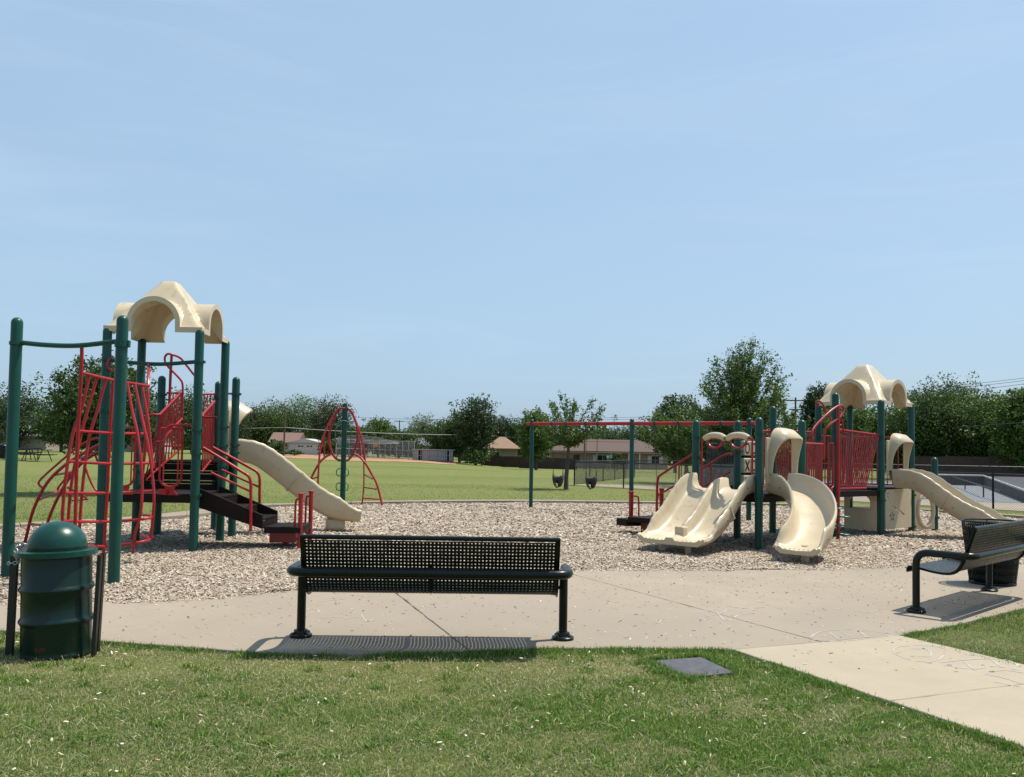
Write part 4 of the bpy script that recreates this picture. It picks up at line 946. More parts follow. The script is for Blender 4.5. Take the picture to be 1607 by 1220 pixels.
for lab, (xa, xb) in zip(swing_lab, ((866, 887), (919, 937.5))):
    ha, hb = beam_at(xa), beam_at(xb); hanger(ha); hanger(hb)
    c = (ha + hb) / 2; c.z = 0
    r0 = empty('bucket_swing', c, lab, 'swing', 'bucket swings under the beam')
    # moulded bucket: tapering shell with leg openings
    w, h0, h1 = 0.165, 0.62, 0.93; n = 24; vs, fs = [], []
    rows = [(1.0, h1), (0.98, h1 - 0.10), (0.86, h1 - 0.20), (0.55, h1 - 0.29), (0.2, h1 - 0.31)]
    for (k, z) in rows:
        for j in range(n):
            t = 2 * math.pi * j / n; vs.append(c + bd * (w * k * math.cos(t)) + Vector((-bd.y, bd.x, 0)) * (w * 0.9 * k * math.sin(t)) + Z * (z + 0.03 * math.cos(2 * t) * (k > .8)))
    for i in range(len(rows) - 1):
        for j in range(n):
            ang = 360 * j / n
            if i in (2, 3) and (225 < ang < 255 or 285 < ang < 315 or 40 < ang < 70 or 110 < ang < 140): continue
            if i in (1, 2) and (238 < ang < 300): continue
            fs.append((i * n + j, i * n + (j + 1) % n, (i + 1) * n + (j + 1) % n, (i + 1) * n + j))
    o = MB().add(vs, fs).build('bucket', 'rubber', r0); md = o.modifiers.new('thick', 'SOLIDIFY'); md.thickness = 0.022
    for hh, sg in ((ha, -1), (hb, 1)):
        k = c + bd * (sg * 0.155) + Z * 1.12
        chain(r0, hh - Z * 0.10, k); chain(r0, k, k + Vector((0.0, -0.10, -0.21))); chain(r0, k, k + Vector((0.0, 0.10, -0.21)))
for lab, (xa, xb) in zip(('black belt swing between the middle post and the double slide', 'black belt swing partly hidden behind the double slide deck'), ((1027, 1064.5), (1131, 1162))):
    ha, hb = beam_at(xa), beam_at(xb); hanger(ha); hanger(hb); c = (ha + hb) / 2; c.z = 0
    r0 = empty('belt_swing', c, lab, 'swing', 'belt swings under the beam'); hw = 0.24
    n2 = Vector((-bd.y, bd.x, 0)); P = crs([c + bd * -hw + Z * 0.60, c + bd * -0.19 + Z * 0.47, c + Z * 0.43, c + bd * 0.19 + Z * 0.47, c + bd * hw + Z * 0.60], 4)
    mb = MB().sweep([(p, n2, Z) for p in P], [[(-0.07, -0.008), (0.07, -0.008), (0.07, 0.008), (-0.07, 0.008)]] * len(P)); mb.build('belt', 'rubber', r0)
    for hh, sg in ((ha, -1), (hb, 1)):
        k = c + bd * (sg * hw) + Z * 0.60; chain(r0, hh - Z * 0.10, k)
        MB().tube([k, k.lerp(hh, 0.17)], 0.016, 8).build('chain_sleeve', 'steel', r0)

# ================================================================== red loop climber with a green pole
lc = empty('loop_climber', (-4.71, 25.1, 0), 'red hooped climber round a green centre pole at the back of the chips', 'climber')
post(lc, (-4.71, 25.1), 2.84, (), 0.075, dome=False)
a = lambda px, py, Y=25.1: at(px, py, Y)
def lp(pts, r=0.032, mat='red_paint', name='hoop', cl=False): return MB().tube(crs(pts, 6, cl), r, 10, closed=cl).build(name, mat, lc)
lp([a(541, 641), a(533, 642), a(526, 651), a(519, 668), a(516, 688), a(517.5, 702), a(521, 712), a(527, 720), a(536, 723), a(545, 722.5), a(552, 715), a(557, 703), a(560, 690), a(560, 672), a(555, 655), a(550, 645), a(545, 641)], cl=True)
lp([a(541, 641, 25.0), a(531, 642, 24.95), a(522, 654, 24.9), a(512, 673, 24.8), a(504, 695, 24.7), a(501, 715, 24.65), a(499, 745, 24.6), a(497, 790, 24.6)], 0.026)
lp([a(545, 641, 25.2), a(553, 650, 25.2), a(561, 668, 25.15), a(567, 690, 25.1), a(571, 712, 25.1), a(573, 727, 25.1)], 0.024)
ld = lp([a(555, 713, 25.0), a(562, 716, 25.0), a(572, 726, 24.9), a(582, 743, 24.9), a(590, 758, 24.85), a(597, 783, 24.8), a(600.5, 802, 24.75)], 0.030, name='curved_leg')
l2 = lp([a(571, 703, 25.3), a(570.5, 726, 25.3), a(570.5, 760, 25.25), a(568, 790, 25.2), a(566, 801, 25.2)], 0.020, name='curved_leg')
for (x1, y1), (x2, y2) in (((571.5, 745), (584, 752)), ((570, 765), (590, 768)), ((569, 782), (594.5, 784))):
    MB().tube([a(x1, y1, 25.25), a(x2, y2, 24.85)], 0.020, 8).build('rung', 'red_paint', ld)
le = lp([a(521, 712, 25.0), a(513, 716, 24.9), a(503, 724, 24.8), a(492, 742, 24.7), a(480, 770, 24.6), a(470, 806, 24.5)], 0.030, name='curved_leg')
for (x1, y1), (x2, y2) in (((500, 748), (489, 752)), ((499, 765), (484, 772)), ((498, 782), (478, 790))):
    MB().tube([a(x1, y1, 24.6), a(x2, y2, 24.65)], 0.020, 8).build('rung', 'red_paint', le)
lp([a(563, 690, 25.3), a(564.5, 702, 25.3), a(565, 718, 25.3)], 0.022, name='strut'); lp([a(509, 684, 25.3), a(508.5, 702, 25.3), a(508.5, 719, 25.3)], 0.022, name='strut')
lp([a(541, 661, 25.0), a(532, 662, 24.95), a(527, 672, 24.9), a(526, 686, 24.9), a(530, 699, 24.95), a(538, 703, 25.0), a(546, 701, 25.05), a(550, 690, 25.1), a(550, 674, 25.1), a(546, 664, 25.05)], 0.014, 'green_cable', 'ring', True)
for zz in (1.33, 0.92, 0.52):
    for sg in (-1, 1):
        MB().tube(crs([(-4.71 + sg * 0.05, 25.04, zz + 0.10), (-4.71 + sg * 0.14, 25.0, zz + 0.09), (-4.71 + sg * 0.17, 24.99, zz), (-4.71 + sg * 0.14, 25.0, zz - 0.09), (-4.71 + sg * 0.05, 25.04, zz - 0.10)], 4), 0.014, 8).build('foot_hold', 'green_cable', lc)

# ================================================================== benches
def make_bench():
    r0 = empty('park_bench', (0, 0, 0))
    prof = crs([(0, .115, .405), (0, .125, .44), (0, .09, .462), (0, .0, .452), (0, -.14, .430), (0, -.27, .425), (0, -.35, .450), (0, -.405, .515), (0, -.445, .62), (0, -.495, .77), (0, -.545, .915)], 8)
    # even spacing along the rolled profile
    L = [0]
    for a, b_ in zip(prof[:-1], prof[1:]): L.append(L[-1] + (b_ - a).length)
    def on(s):
        s = min(max(s, 0), L[-1] - 1e-6); i = max(k for k in range(len(L) - 1) if L[k] <= s); t = (s - L[i]) / (L[i + 1] - L[i])
        p = prof[i].lerp(prof[i + 1], t); d = (prof[i + 1] - prof[i]).normalized(); return p, d
    W2 = 1.03; pitch = 0.0300; nc = int((2 * W2 - 0.05) / pitch); nr = int((L[-1] - 0.06) / pitch)
    x0 = -nc * pitch / 2; s0 = (L[-1] - nr * pitch) / 2
    us = [x0 + pitch * i for i in range(nc + 1)]; ss = [s0 + pitch * j for j in range(nr + 1)]
    pt = {}
    for j, s_ in enumerate(ss):
        p, d = on(s_); pt[j] = (p, d)
    V, F = [], []
    for j in range(nr):
        pm, dm = on(ss[j] + pitch / 2)
        for i in range(nc):
            b0 = len(V); xm = us[i] + pitch / 2
            corners = [(-1, -1), (0, -1), (1, -1), (1, 0), (1, 1), (0, 1), (-1, 1), (-1, 0)]
            for cx, cs in corners: 
                q = on(ss[j] + pitch / 2 + cs * pitch / 2)[0]; V.append((xm + cx * pitch / 2, q.y, q.z))
            for k in range(8):
                t = math.radians(225 + 45 * k); c = math.cos(t) * 0.0069; s2 = math.sin(t) * 0.0069
                V.append((xm + c, pm.y + dm.y * s2, pm.z + dm.z * s2))
            for k in range(8): F.append((b0 + k, b0 + (k + 1) % 8, b0 + 8 + (k + 1) % 8, b0 + 8 + k))
    pan = npmesh('perforated_seat', V, F, 'bench_green', r0, True)
    bm = bmesh.new(); bm.from_mesh(pan.data); bmesh.ops.remove_doubles(bm, verts=bm.verts, dist=0.0005); bmesh.ops.recalc_face_normals(bm, faces=bm.faces); bm.to_mesh(pan.data); bm.free()
    md = pan.modifiers.new('thick', 'SOLIDIFY'); md.thickness = 0.006; md.offset = 0
    # plain steel border and end straps
    for sgn in (-1, 1):
        fr = [(Vector((sgn * (nc * pitch / 2 + 0.016), p.y, p.z)), Vector((1, 0, 0)), Vector((0, d.z, -d.y)) * -1) for p, d in (on(s_) for s_ in np.linspace(0, L[-1], 34))]
        MB().sweep(fr, [[(-0.019, -0.006), (0.019, -0.006), (0.019, 0.028), (-0.019, 0.006)] if False else [(-0.019, -0.008), (0.019, -0.008), (0.019, 0.022), (0.011, 0.022), (0.011, 0.008), (-0.019, 0.008)]] * 34).build('end_strap', 'bench_green', r0)
    for s_ in (0.012, L[-1] - 0.012):
        p, d = on(s_); MB().tube([(-nc * pitch / 2 - 0.03, p.y, p.z), (nc * pitch / 2 + 0.03, p.y, p.z)], 0.019, 10).build('edge_roll', 'bench_green', r0)
    # middle brace under the seat
    fr = [(Vector((0, p.y, p.z)) + Vector((0, d.z, -d.y)) * 0.012, Vector((1, 0, 0)), Vector((0, d.z, -d.y))) for p, d in (on(s_) for s_ in np.linspace(0.02, L[-1] - 0.25, 24))]
    MB().sweep(fr, [[(-0.012, -0.004), (0.012, -0.004), (0.012, 0.02), (-0.012, 0.02)]] * 24).build('brace', 'bench_green', r0)
    # one bent tube: leg, arm, back rail, arm, leg
    X, Rz, Yb = 1.12, 0.625, -0.555; c = 0.13
    def corner(p0, p1, p2, n=7):
        p0, p1, p2 = map(Vector, (p0, p1, p2)); a = p1 + (p0 - p1).normalized() * c; b_ = p1 + (p2 - p1).normalized() * c
        return [a.lerp(p1, t).lerp(p1.lerp(b_, t), t) for t in np.linspace(0, 1, n)]
    K = [(-X, 0, 0.01), (-X, 0, Rz), (-X, Yb, Rz), (X, Yb, Rz), (X, 0, Rz), (X, 0, 0.01)]
    path = [Vector(K[0])]
    for i in range(1, 5): path += corner(K[i - 1], K[i], K[i + 1])
    path.append(Vector(K[-1]))
    MB().tube(path, 0.037, 16).build('frame_tube', 'bench_green', r0)
    for sx in (-X, X):
        fp = MB().lathe([(0.095, 0.0), (0.095, 0.022), (0.085, 0.030), (0.062, 0.034), (0.058, 0.060), (0.040, 0.066)], (sx, 0, 0), 24).build('foot_plate', 'bench_green', r0)
        for k in range(4):
            t = math.pi / 4 + k * math.pi / 2
            MB().lathe([(0.014, 0.02), (0.014, 0.04), (0.006, 0.045)], (sx + 0.075 * math.cos(t), 0.075 * math.sin(t), 0), 6).build('bolt', 'bench_green', fp)
        sgn = 1 if sx > 0 else -1
        MB().tube([(sx - sgn * 0.02, 0.0, 0.44), (sgn * 1.01, 0.0, 0.445)], 0.016, 8).build('seat_stay', 'bench_green', r0)
        MB().tube([(sgn * 1.01, Yb + 0.02, Rz), (sgn * 1.01, -0.44, 0.60)], 0.014, 8).build('seat_stay', 'bench_green', r0)
    return r0
b1 = make_bench(); tag(b1, 'dark green perforated metal bench at the centre, seen from behind', 'bench')
b2 = copy_tree(b1); tag(b2, 'dark green perforated metal bench cut off by the right picture edge', 'bench')
def place(o, a, b_, z):
    m_ = (a + b_) / 2; o.location = (m_.x, m_.y, z); d = b_ - a; o.rotation_euler = (0, 0, math.atan2(d.y, d.x))
place(b1, G(471.4, 1003.5), G(882.7, 1007.5), 0.022)
d = (G(1555.7, 929.5) - G(1437.3, 964.5)).normalized(); a = G(1437.3, 964.5); place(b2, a, a + d * 2.24, 0.022)

# ================================================================== drum bin with domed lid, two posts and a chain
dp = G(88, 1025); dp.z = -0.01
dr = empty('drum_bin', dp, 'dark green steel drum bin with domed lid at the lower left', 'litter bin')
tl = Matrix.Rotation(math.radians(-1.6), 3, 'Y')
R_, H_ = 0.252, 0.80
pr = [(R_ - 0.012, 0.0), (R_, 0.004), (R_ + 0.004, 0.02), (R_ - 0.004, 0.035), (R_, 0.05)]
for zb in (0.275, 0.52): pr += [(R_, zb - 0.035), (R_ + 0.006, zb - 0.022), (R_ + 0.017, zb - 0.006), (R_ + 0.017, zb + 0.006), (R_ + 0.006, zb + 0.022), (R_, zb + 0.035)]
pr += [(R_, H_ - 0.05), (R_ - 0.003, H_ - 0.02), (R_ + 0.008, H_ - 0.01), (R_ + 0.008, H_)]
MB().lathe(pr, dp, 48, tl).build('drum', 'drum_green', dr, sharp=70)
lid = MB().lathe([(R_ + 0.03, H_ - 0.03), (R_ + 0.037, H_ - 0.028), (R_ + 0.037, H_ + 0.012), (R_ + 0.02, H_ + 0.016), (0.212, H_ + 0.018), (0.209, H_ + 0.05)] + [(0.209 * math.cos(t), H_ + 0.05 + 0.188 * math.sin(t)) for t in np.linspace(0.08, 1.52, 14)], dp, 48, tl).build('lid', 'lid_green', dr, sharp=50)
MB().lathe([(0.2115, H_ + 0.018), (0.2175, H_ + 0.02), (0.2175, H_ + 0.042), (0.2115, H_ + 0.044)], dp, 48, tl).build('lid_rim', 'drum_green', lid)
wp = dp + Vector((0.0, -R_ - 0.002, 0.085))
vs = []; mbw = MB(); random.seed(3)
for i in range(7):
    w = random.uniform(0.004, 0.011); hgt = random.uniform(0.018, 0.036); x = -0.035 + i * 0.0115; yy = math.sqrt(R_ ** 2 - x * x)
    q = dp + Vector((x, -yy - 0.0025, 0.09 + random.uniform(-0.006, 0.006)))
    mbw.add([q + Vector((-w / 2, 0, -hgt / 2)), q + Vector((w / 2, 0.0, -hgt / 2)), q + Vector((w * 0.4, 0, hgt / 2)), q + Vector((-w * 0.5, 0, hgt * 0.4))], [(0, 1, 2, 3)])
mbw.build('rust_mark', 'rust', dr)
def upost(p, h, lab, lean=(0, 0), w=0.05):
    p = Vector((p.x, p.y, 0)); t = 0.006; c = [(-w / 2, -0.014), (w / 2, -0.014), (w / 2, 0.020), (w / 2 - t, 0.020), (w / 2 - t, -0.014 + t), (-w / 2 + t, -0.014 + t), (-w / 2 + t, 0.020), (-w / 2, 0.020)]
    fr = [(p + Vector((lean[0] * z, lean[1] * z, z)), Vector((1, 0, 0)), Vector((0, 1, 0))) for z in (-0.2, h * 0.5, h)]
    return tag(MB().sweep(fr, [c] * 3).build('steel_post', 'black_steel', sharp=20), lab, 'post', 'steel posts beside the drum bin')
upost(G(14, 1027), 0.76, 'black steel post left of the drum bin, holding the chain', (0.015, 0), 0.052)
upost(G(146, 1029), 0.775, 'black steel post hard against the right side of the drum bin', (0.03, 0), 0.030)
upost(G(151.5, 1022), 0.77, 'rusty-edged black steel post outermost right of the drum bin', (0.03, 0), 0.030)
ca_, cb_ = G(14, 1027), dp + Vector((-0.26, -0.02, 0.84)); ca_ = Vector((ca_.x - 0.03, ca_.y - 0.02, 0.70))
mb = MB(); P = crs([ca_, ca_ + Vector((0.10, -0.02, 0.015)), ca_.lerp(cb_, 0.5) + Vector((0, -0.02, 0.0)), cb_ + Vector((-0.05, 0, 0.01)), cb_ + Vector((0.06, 0.05, 0.0))], 4)
for i in range(len(P) - 1):
    d = P[i + 1] - P[i]; u = d.normalized(); w = (u.cross(Z) if i % 2 else u.cross(u.cross(Z))).normalized() * 0.011; k = u * 0.006
    mb.tube(crs([P[i] - k, P[i] + w + u * 0.008, P[i + 1] + w - u * 0.008, P[i + 1] + k, P[i + 1] - w - u * 0.008, P[i] - w + u * 0.008], 3, True), 0.0045, 6, closed=True)
tag(mb.build('steel_chain', 'steel'), 'short bright steel chain tying the drum lid to its post', 'chain')

# ================================================================== expanded-metal bin by the right bench
cp = G(1557, 919); cp.z = 0.022
cb = empty('mesh_bin', cp, 'tapered black mesh litter bin standing behind the right bench', 'litter bin')
r0_, r1_, hh = 0.265, 0.355, 0.80
def cone(t, z): r = r0_ + (r1_ - r0_) * (z / hh); return cp + Vector((r * math.cos(t), r * math.sin(t), z))
mb = MB(); nst = 64
for s_ in (-1, 1):
    for i in range(nst):
        t0 = 2 * math.pi * i / nst; P = [cone(t0 + s_ * k * 0.13, 0.03 + k * (hh - 0.06) / 7) for k in range(8)]
        for a, b_ in zip(P[:-1], P[1:]):
            w = Z * 0.0165; o_ = (a - cp); o_.z = 0; o_ = o_.normalized() * (0.002 * s_)
            mb.add([a - w + o_, b_ - w + o_, b_ + w + o_, a + w + o_], [(0, 1, 2, 3)])
ms = mb.build('mesh_side', 'bench_green', cb, fix=False); tag(ms, kind='stuff'); md = ms.modifiers.new('thick', 'SOLIDIFY'); md.thickness = 0.003
for z in (0.02, hh): MB().tube([cone(t, z) for t in np.linspace(0, 2 * math.pi, 41)[:-1]], 0.012, 8, closed=True).build('rim', 'bench_green', cb)
for k in range(6): MB().tube([cone(k * math.pi / 3 + 0.2, 0.02), cone(k * math.pi / 3 + 0.2, hh)], 0.008, 6).build('upright', 'bench_green', cb)
MB().lathe([(0.22, 0.03), (0.235, 0.06), (0.262, 0.30), (0.315, 0.70), (0.310, 0.71), (0.255, 0.30), (0.22, 0.07)], cp, 28).build('liner', 'rubber', cb)

# ================================================================== trees
def tree(name, label, px, Y, top, hw, leafmat, seed, crown0=0.3, nleaf=3000, leaf=0.40, limbs=26, spread=0.55, trunk=0.16, spiky=0.0, X=None, group=None, squash=1.0, zbase=None, fill=0.5, cone=0.0):
    rg = np.random.default_rng(seed); rd = random.Random(seed)
    tp = at(px, top, Y); x = tp.x if X is None else X; zb = tz(x, Y) if zbase is None else zbase
    H = tp.z - zb; R = hw * Y / FOC
    base = Vector((x, Y, zb)); root = empty(name, base, label, 'tree', group)
    c0 = H * crown0; zc = (c0 + H) / 2; rz = (H - c0) / 2
    lean = Vector((rd.uniform(-.04, .04), rd.uniform(-.04, .04), 0))
    axis = lambda z: base + lean * z + Z * z
    tk = MB().tube([axis(z) + Vector((rd.uniform(-.02, .02) * H * .3, rd.uniform(-.02, .02) * H * .3, 0)) if z > 0 else axis(-0.2) for z in (0, H * .15, H * .3, H * .5, H * .7, H * .88)], trunk, 9, r2=trunk * 0.2).build('trunk', 'bark', root)
    pts = []; lm = MB()
    for i in range(limbs):
        az = i * 2.399963 + rd.uniform(-.3, .3); v = (i + 0.5) / limbs
        zz = -1 + 2 * v; rad = math.sqrt(max(0.02, 1 - abs(zz) ** 2.2)) ** squash; rad = rad * (1 - cone) + cone * min(1.0, 1.05 * (1 - v) ** 0.75 + 0.12)
        k = rd.uniform(0.72, 1.02) + spiky * rd.uniform(-0.28, 0.22)
        tip = base + lean * zc + Vector((R * rad * math.cos(az) * k, R * rad * math.sin(az) * k, zc + rz * zz * min(1, k + .06)))
        st = axis(max(c0 * 0.85, min(0.86 * H, (tip.z - zb) * (0.62 if spiky else 0.75) - 0.1 * R)))
        mdp = st.lerp(tip, 0.5) + Vector((0, 0, (0.10 if not spiky else -0.07) * R)) + Vector((rd.uniform(-.08, .08) * R, rd.uniform(-.08, .08) * R, 0))
        P = crs([st, mdp, tip], 5); lm.tube(P, trunk * 0.28, 5, r2=trunk * 0.05)
        n_sub = 5 if not spiky else 6
        if spiky:
            ld = (tip - st).normalized()
            for t in np.linspace(0.22, 1.0, 9):
                q = P[min(len(P) - 1, int(t * (len(P) - 1)))]; pts.append((q, 0.7, 0.035 + 0.05 * (1 - t)))
                for _ in range(2):
                    tdir = (ld * rd.uniform(0.5, 1.0) + Z * rd.uniform(-0.05, 0.75) + Vector((rd.gauss(0, .55), rd.gauss(0, .55), 0))).normalized()
                    tl_ = R * rd.uniform(0.16, 0.36) * (1.15 - 0.45 * t); bend = Vector((rd.gauss(0, .3), rd.gauss(0, .3), rd.uniform(-.35, .1)))
                    tw = [q + (tdir + bend * u) * (tl_ * u) for u in (0.25, 0.5, 0.75, 1.0)]
                    lm.tube([q] + tw, trunk * 0.055, 3, r2=trunk * 0.02)
                    pts += [(w_, 0.55 - 0.09 * k_, 0.030 - 0.004 * k_) for k_, w_ in enumerate(tw)]
        else:
            pts.append((tip, 1.0, rd.uniform(0.11, 0.19))); pts.append((P[int(0.7 * (len(P) - 1))], 0.9, rd.uniform(0.12, 0.2)))
            for _ in range(3):
                o_ = Vector((rd.gauss(0, 1), rd.gauss(0, 1), rd.gauss(0.1, 0.8))) * 0.20 * R; pts.append((P[-2] + o_, 0.55, rd.uniform(0.05, 0.12)))
        if spiky:
            d = (tip - st).normalized()
            tw = [tip + (d * 0.9 + Z * rd.uniform(.5, 1.3) + Vector((rd.uniform(-.5, .5), rd.uniform(-.5, .5), 0))).normalized() * (R * 0.22 * j) for j in (0.3, 0.6, 0.9)]
            pts += [(q, 0.3, 0.035) for q in tw]; lm.tube([tip] + tw, trunk * 0.06, 4, r2=trunk * 0.02)
    for _ in range(int(limbs * 2.2 * fill)):
        v = Vector((rd.gauss(0, 1), rd.gauss(0, 1), rd.gauss(0, 1))).normalized() * (rd.random() ** 0.4) * 0.8
        pts.append((base + lean * zc + Vector((v.x * R, v.y * R, zc + v.z * rz)), 0.6, rd.uniform(0.10, 0.2)))
    lm.build('limbs', 'bark', root)
    C = np.array([p[0] for p in pts]); wgt = np.array([p[1] for p in pts])
    idx = rg.choice(len(C), nleaf, p=wgt / wgt.sum())
    sp_ = (np.array([q[2] for q in pts])[idx] * R * (spread / 0.6))[:, None]
    gn = rg.normal(0, 1, (nleaf, 3)); gr = np.linalg.norm(gn, axis=1)[:, None]; gn *= np.minimum(1.0, 1.75 / gr)
    pos = C[idx] + gn * sp_ * np.array([1, 1, 0.75])
    pos[:, 2] = np.maximum(pos[:, 2], zb + 0.3)
    nrm = rg.normal(0, 1, (nleaf, 3)) + np.array([0, 0, 0.7]); nrm /= np.linalg.norm(nrm, axis=1)[:, None]
    a = np.cross(nrm, rg.normal(0, 1, (nleaf, 3))); a /= np.linalg.norm(a, axis=1)[:, None]; b_ = np.cross(nrm, a)
    s1 = (leaf * rg.uniform(0.5, 1.25, nleaf) / 2)[:, None]; s2 = s1 * rg.uniform(0.45, 0.8, nleaf)[:, None]
    o = np.array(base)
    vv = np.stack([pos - a * s1, pos - b_ * s2 + a * s1 * 0.1, pos + a * s1 + nrm * s1 * 0.2, pos + b_ * s2 + a * s1 * 0.1], 1).reshape(-1, 3) - o
    f = np.arange(nleaf * 4).reshape(-1, 4)
    npmesh('crown', vv, f, leafmat, root)
    return root

# near trees
tree('young_tree', 'broad-leaved tree just behind the left play structure', 164, 28.6, 568, 76, 'leaf_oak', 1, 0.34, 22000, 0.115, 70, 0.66, 0.09, group=None)
tree('young_tree', 'spiky young tree standing behind the bucket swings', 890, 37.6, 622, 58, 'leaf_bright', 2, 0.54, 7000, 0.10, 30, 0.60, 0.11, spiky=1.0, zbase=0.0, fill=.05)
tree('elm_tree', 'large feathery tree behind the double slide deck', 1168, 42.0, 541, 90, 'leaf_bright', 3, 0.22, 42000, 0.115, 90, 0.8, 0.17, spiky=0.9, fill=.25, cone=.75)
tree('elm_tree', 'lower spreading tree left of the large feathery tree', 1078, 47.0, 640, 72, 'leaf_bright', 4, 0.42, 16000, 0.14, 60, 0.85, 0.14, spiky=0.4, fill=.6)
tree('elm_tree', 'light green low tree right of the large feathery tree', 1232, 47.0, 636, 40, 'leaf_bright', 5, 0.15, 7000, 0.16, 34, 0.8, 0.12, spiky=0.5)
# trees right of and behind the right tower
for i, (px, Y, top, hw, mt, lab) in enumerate([
    (1284, 78, 604, 30, 'dark', 'dark upright tree just left of the right canopy'),
    (1335, 74, 632, 46, 'bright', 'green tree seen through the right tower posts'),
    (1400, 70, 640, 46, 'bright', 'green tree behind the tower slide hood'),
    (1455, 66, 618, 60, 'oak', 'full green tree just right of the right canopy'),
    (1492, 74, 597, 62, 'oak', 'tallest full green tree on the far right'),
    (1548, 66, 618, 60, 'bright', 'full green tree beneath the right-hand wires'),
    (1602, 60, 608, 42, 'bright', 'loose green tree cut off by the right picture edge')]):
    tree('shade_tree', lab, px, Y, top, hw, 'leaf_' + mt, 20 + i, 0.10, 22000, 0.20, 80, 0.66, 0.2, group='trees behind the skate park', fill=1.6)
# far tree line, left to right
FT = [(-25, 105, 622, 46, 'dark', 'dark far tree at the left picture edge'), (32, 118, 612, 44, 'dark', 'dark far tree left of the broad-leaved tree'),
 (98, 104, 634, 48, 'oak', 'far tree with pale leaning stems by the tan building'), (230, 122, 630, 46, 'dark', 'dark far tree behind the canopy tower posts'),
 (303, 112, 617, 50, 'oak', 'far tree seen between the left tower posts'), (352, 118, 640, 40, 'dark', 'dark far tree behind the straight slide hood'),
 (400, 150, 640, 36, 'olive', 'olive far tree above the straight slide'), (434, 150, 634, 40, 'bright', 'green far tree left of the brown pole'),
 (474, 152, 625, 44, 'bright', 'bright rounded far tree behind the white garage'), (520, 148, 627, 36, 'olive', 'olive far tree left of the loop climber pole'),
 (566, 128, 672, 26, 'oak', 'low far tree right of the loop climber'), (594, 138, 659, 26, 'bright', 'rounded green far tree above the ball-field backstop'),
 (626, 128, 679, 32, 'oak', 'low far tree right of the backstop'), (664, 150, 652, 25, 'pale', 'pale thin-leaved far tree'),
 (700, 126, 663, 34, 'oak', 'green far tree behind the grey dugout'), (722, 122, 648, 30, 'oak', 'far tree left of the tallest middle tree'),
 (748, 116, 624, 33, 'dark', 'tallest dark tree in the middle of the far line'), (786, 152, 655, 26, 'dark', 'small dark far tree right of the tallest middle tree'),
 (812, 154, 662, 34, 'oak', 'low far tree above the tan roof'), (842, 104, 645, 28, 'bright', 'bright far tree behind the left swing post'),
 (960, 145, 672, 40, 'oak', 'low far tree above the brown roof'), (1012, 140, 664, 44, 'oak', 'far tree above the right end of the brown roof'),
 (1060, 96, 622, 34, 'dark', 'dark far tree behind the swing beam')]
for i, (px, Y, top, hw, mt, lab) in enumerate(FT):
    tree('far_tree', lab, px, Y, top, hw, 'leaf_' + mt, 60 + i, 0.16 if mt != 'pale' else 0.3, 9500 if mt != 'pale' else 3000, 0.29, 55, 0.70, 0.2, group='far tree line', fill=1.6)
for lab, px, Y, top, hw in (('round green bush in front of the white garage', 462, 118, 709, 11), ('dark low bush at the foot of the far brown pole', 444, 117, 711, 9), ('dense green bush left of the tan-roofed house', 745, 114, 704, 22), ('small bush in front of the brown-roofed house', 968, 116, 712, 10), ('broad dark bush left of the white garage', 436, 128, 692, 14), ('leafy bush right of the white garage', 512, 126, 690, 13), ('leafy bush behind the backstop fence', 548, 128, 688, 15)):
    tree('bush', lab, px, Y, top, hw, 'leaf_oak', int(px), 0.0, 900, 0.36, 14, 0.7, 0.06, fill=2.0)
    bpy.context.scene.collection.objects[-1]
# woodland behind everything, one mass
rg = np.random.default_rng(99); n = 26000
px_ = rg.uniform(-120, 1750, n); Yw = rg.uniform(170, 200, n); topy = 683 + 7 * np.sin(px_ * 0.045) + 5 * np.sin(px_ * 0.11 + 1) + 4 * np.sin(px_ * 0.31) + (px_ - 803) * 0.0165
Xw = (px_ - 803) / FOC * Yw; zt = CAM_H + (705 + (px_ - 803) * .0165 - topy) / FOC * Yw
zz = -2.5 + (zt + 2.5) * rg.uniform(0, 1, n) ** 0.7
pos = np.stack([Xw, Yw, zz], 1); nrm = rg.normal(0, 1, (n, 3)); a = np.cross(nrm, rg.normal(0, 1, (n, 3))); a /= np.linalg.norm(a, axis=1)[:, None]; b_ = np.cross(nrm / np.linalg.norm(nrm, axis=1)[:, None], a)
s1 = rg.uniform(.5, 1.1, n)[:, None]
tag(npmesh('distant_woodland', np.stack([pos - a * s1, pos - b_ * s1 * .7, pos + a * s1, pos + b_ * s1 * .7], 1).reshape(-1, 3), np.arange(n * 4).reshape(-1, 4), 'leaf_oak'), 'distant belt of woodland beyond the houses', kind='stuff')

# ================================================================== houses
def hip_roof(mb, x0, x1, y0, y1, z0, z1, ridge):
    ym = (y0 + y1) / 2; r0, r1 = x0 + ridge, x1 - ridge
    mb.add([(x0, y0, z0), (x1, y0, z0), (x1, y1, z0), (x0, y1, z0), (r0, ym, z1), (r1, ym, z1), (x0, y0, z0 - .12), (x1, y0, z0 - .12), (x1, y1, z0 - .12), (x0, y1, z0 - .12)],
           [(0, 1, 5, 4), (1, 2, 5), (2, 3, 4, 5), (3, 0, 4), (6, 7, 1, 0), (7, 8, 2, 1), (8, 9, 3, 2), (9, 6, 0, 3), (9, 8, 7, 6)])
def win(root, cx, y, cz, w, h, shutters=None):
    f = MB().box((cx, y, cz), (w + .16, .10, h + .16)).build('window', 'white_paint', root)
    MB().box((cx - w / 4, y - .055, cz), (w / 2 - .05, .03, h - .04)).build('pane', 'window_glass', f); MB().box((cx + w / 4, y - .055, cz), (w / 2 - .05, .03, h - .04)).build('pane', 'window_glass', f)
    if shutters:
        for s_ in (-1, 1): MB().box((cx + s_ * (w / 2 + .32), y, cz), (.42, .08, h + .1)).build('shutter', shutters, f)
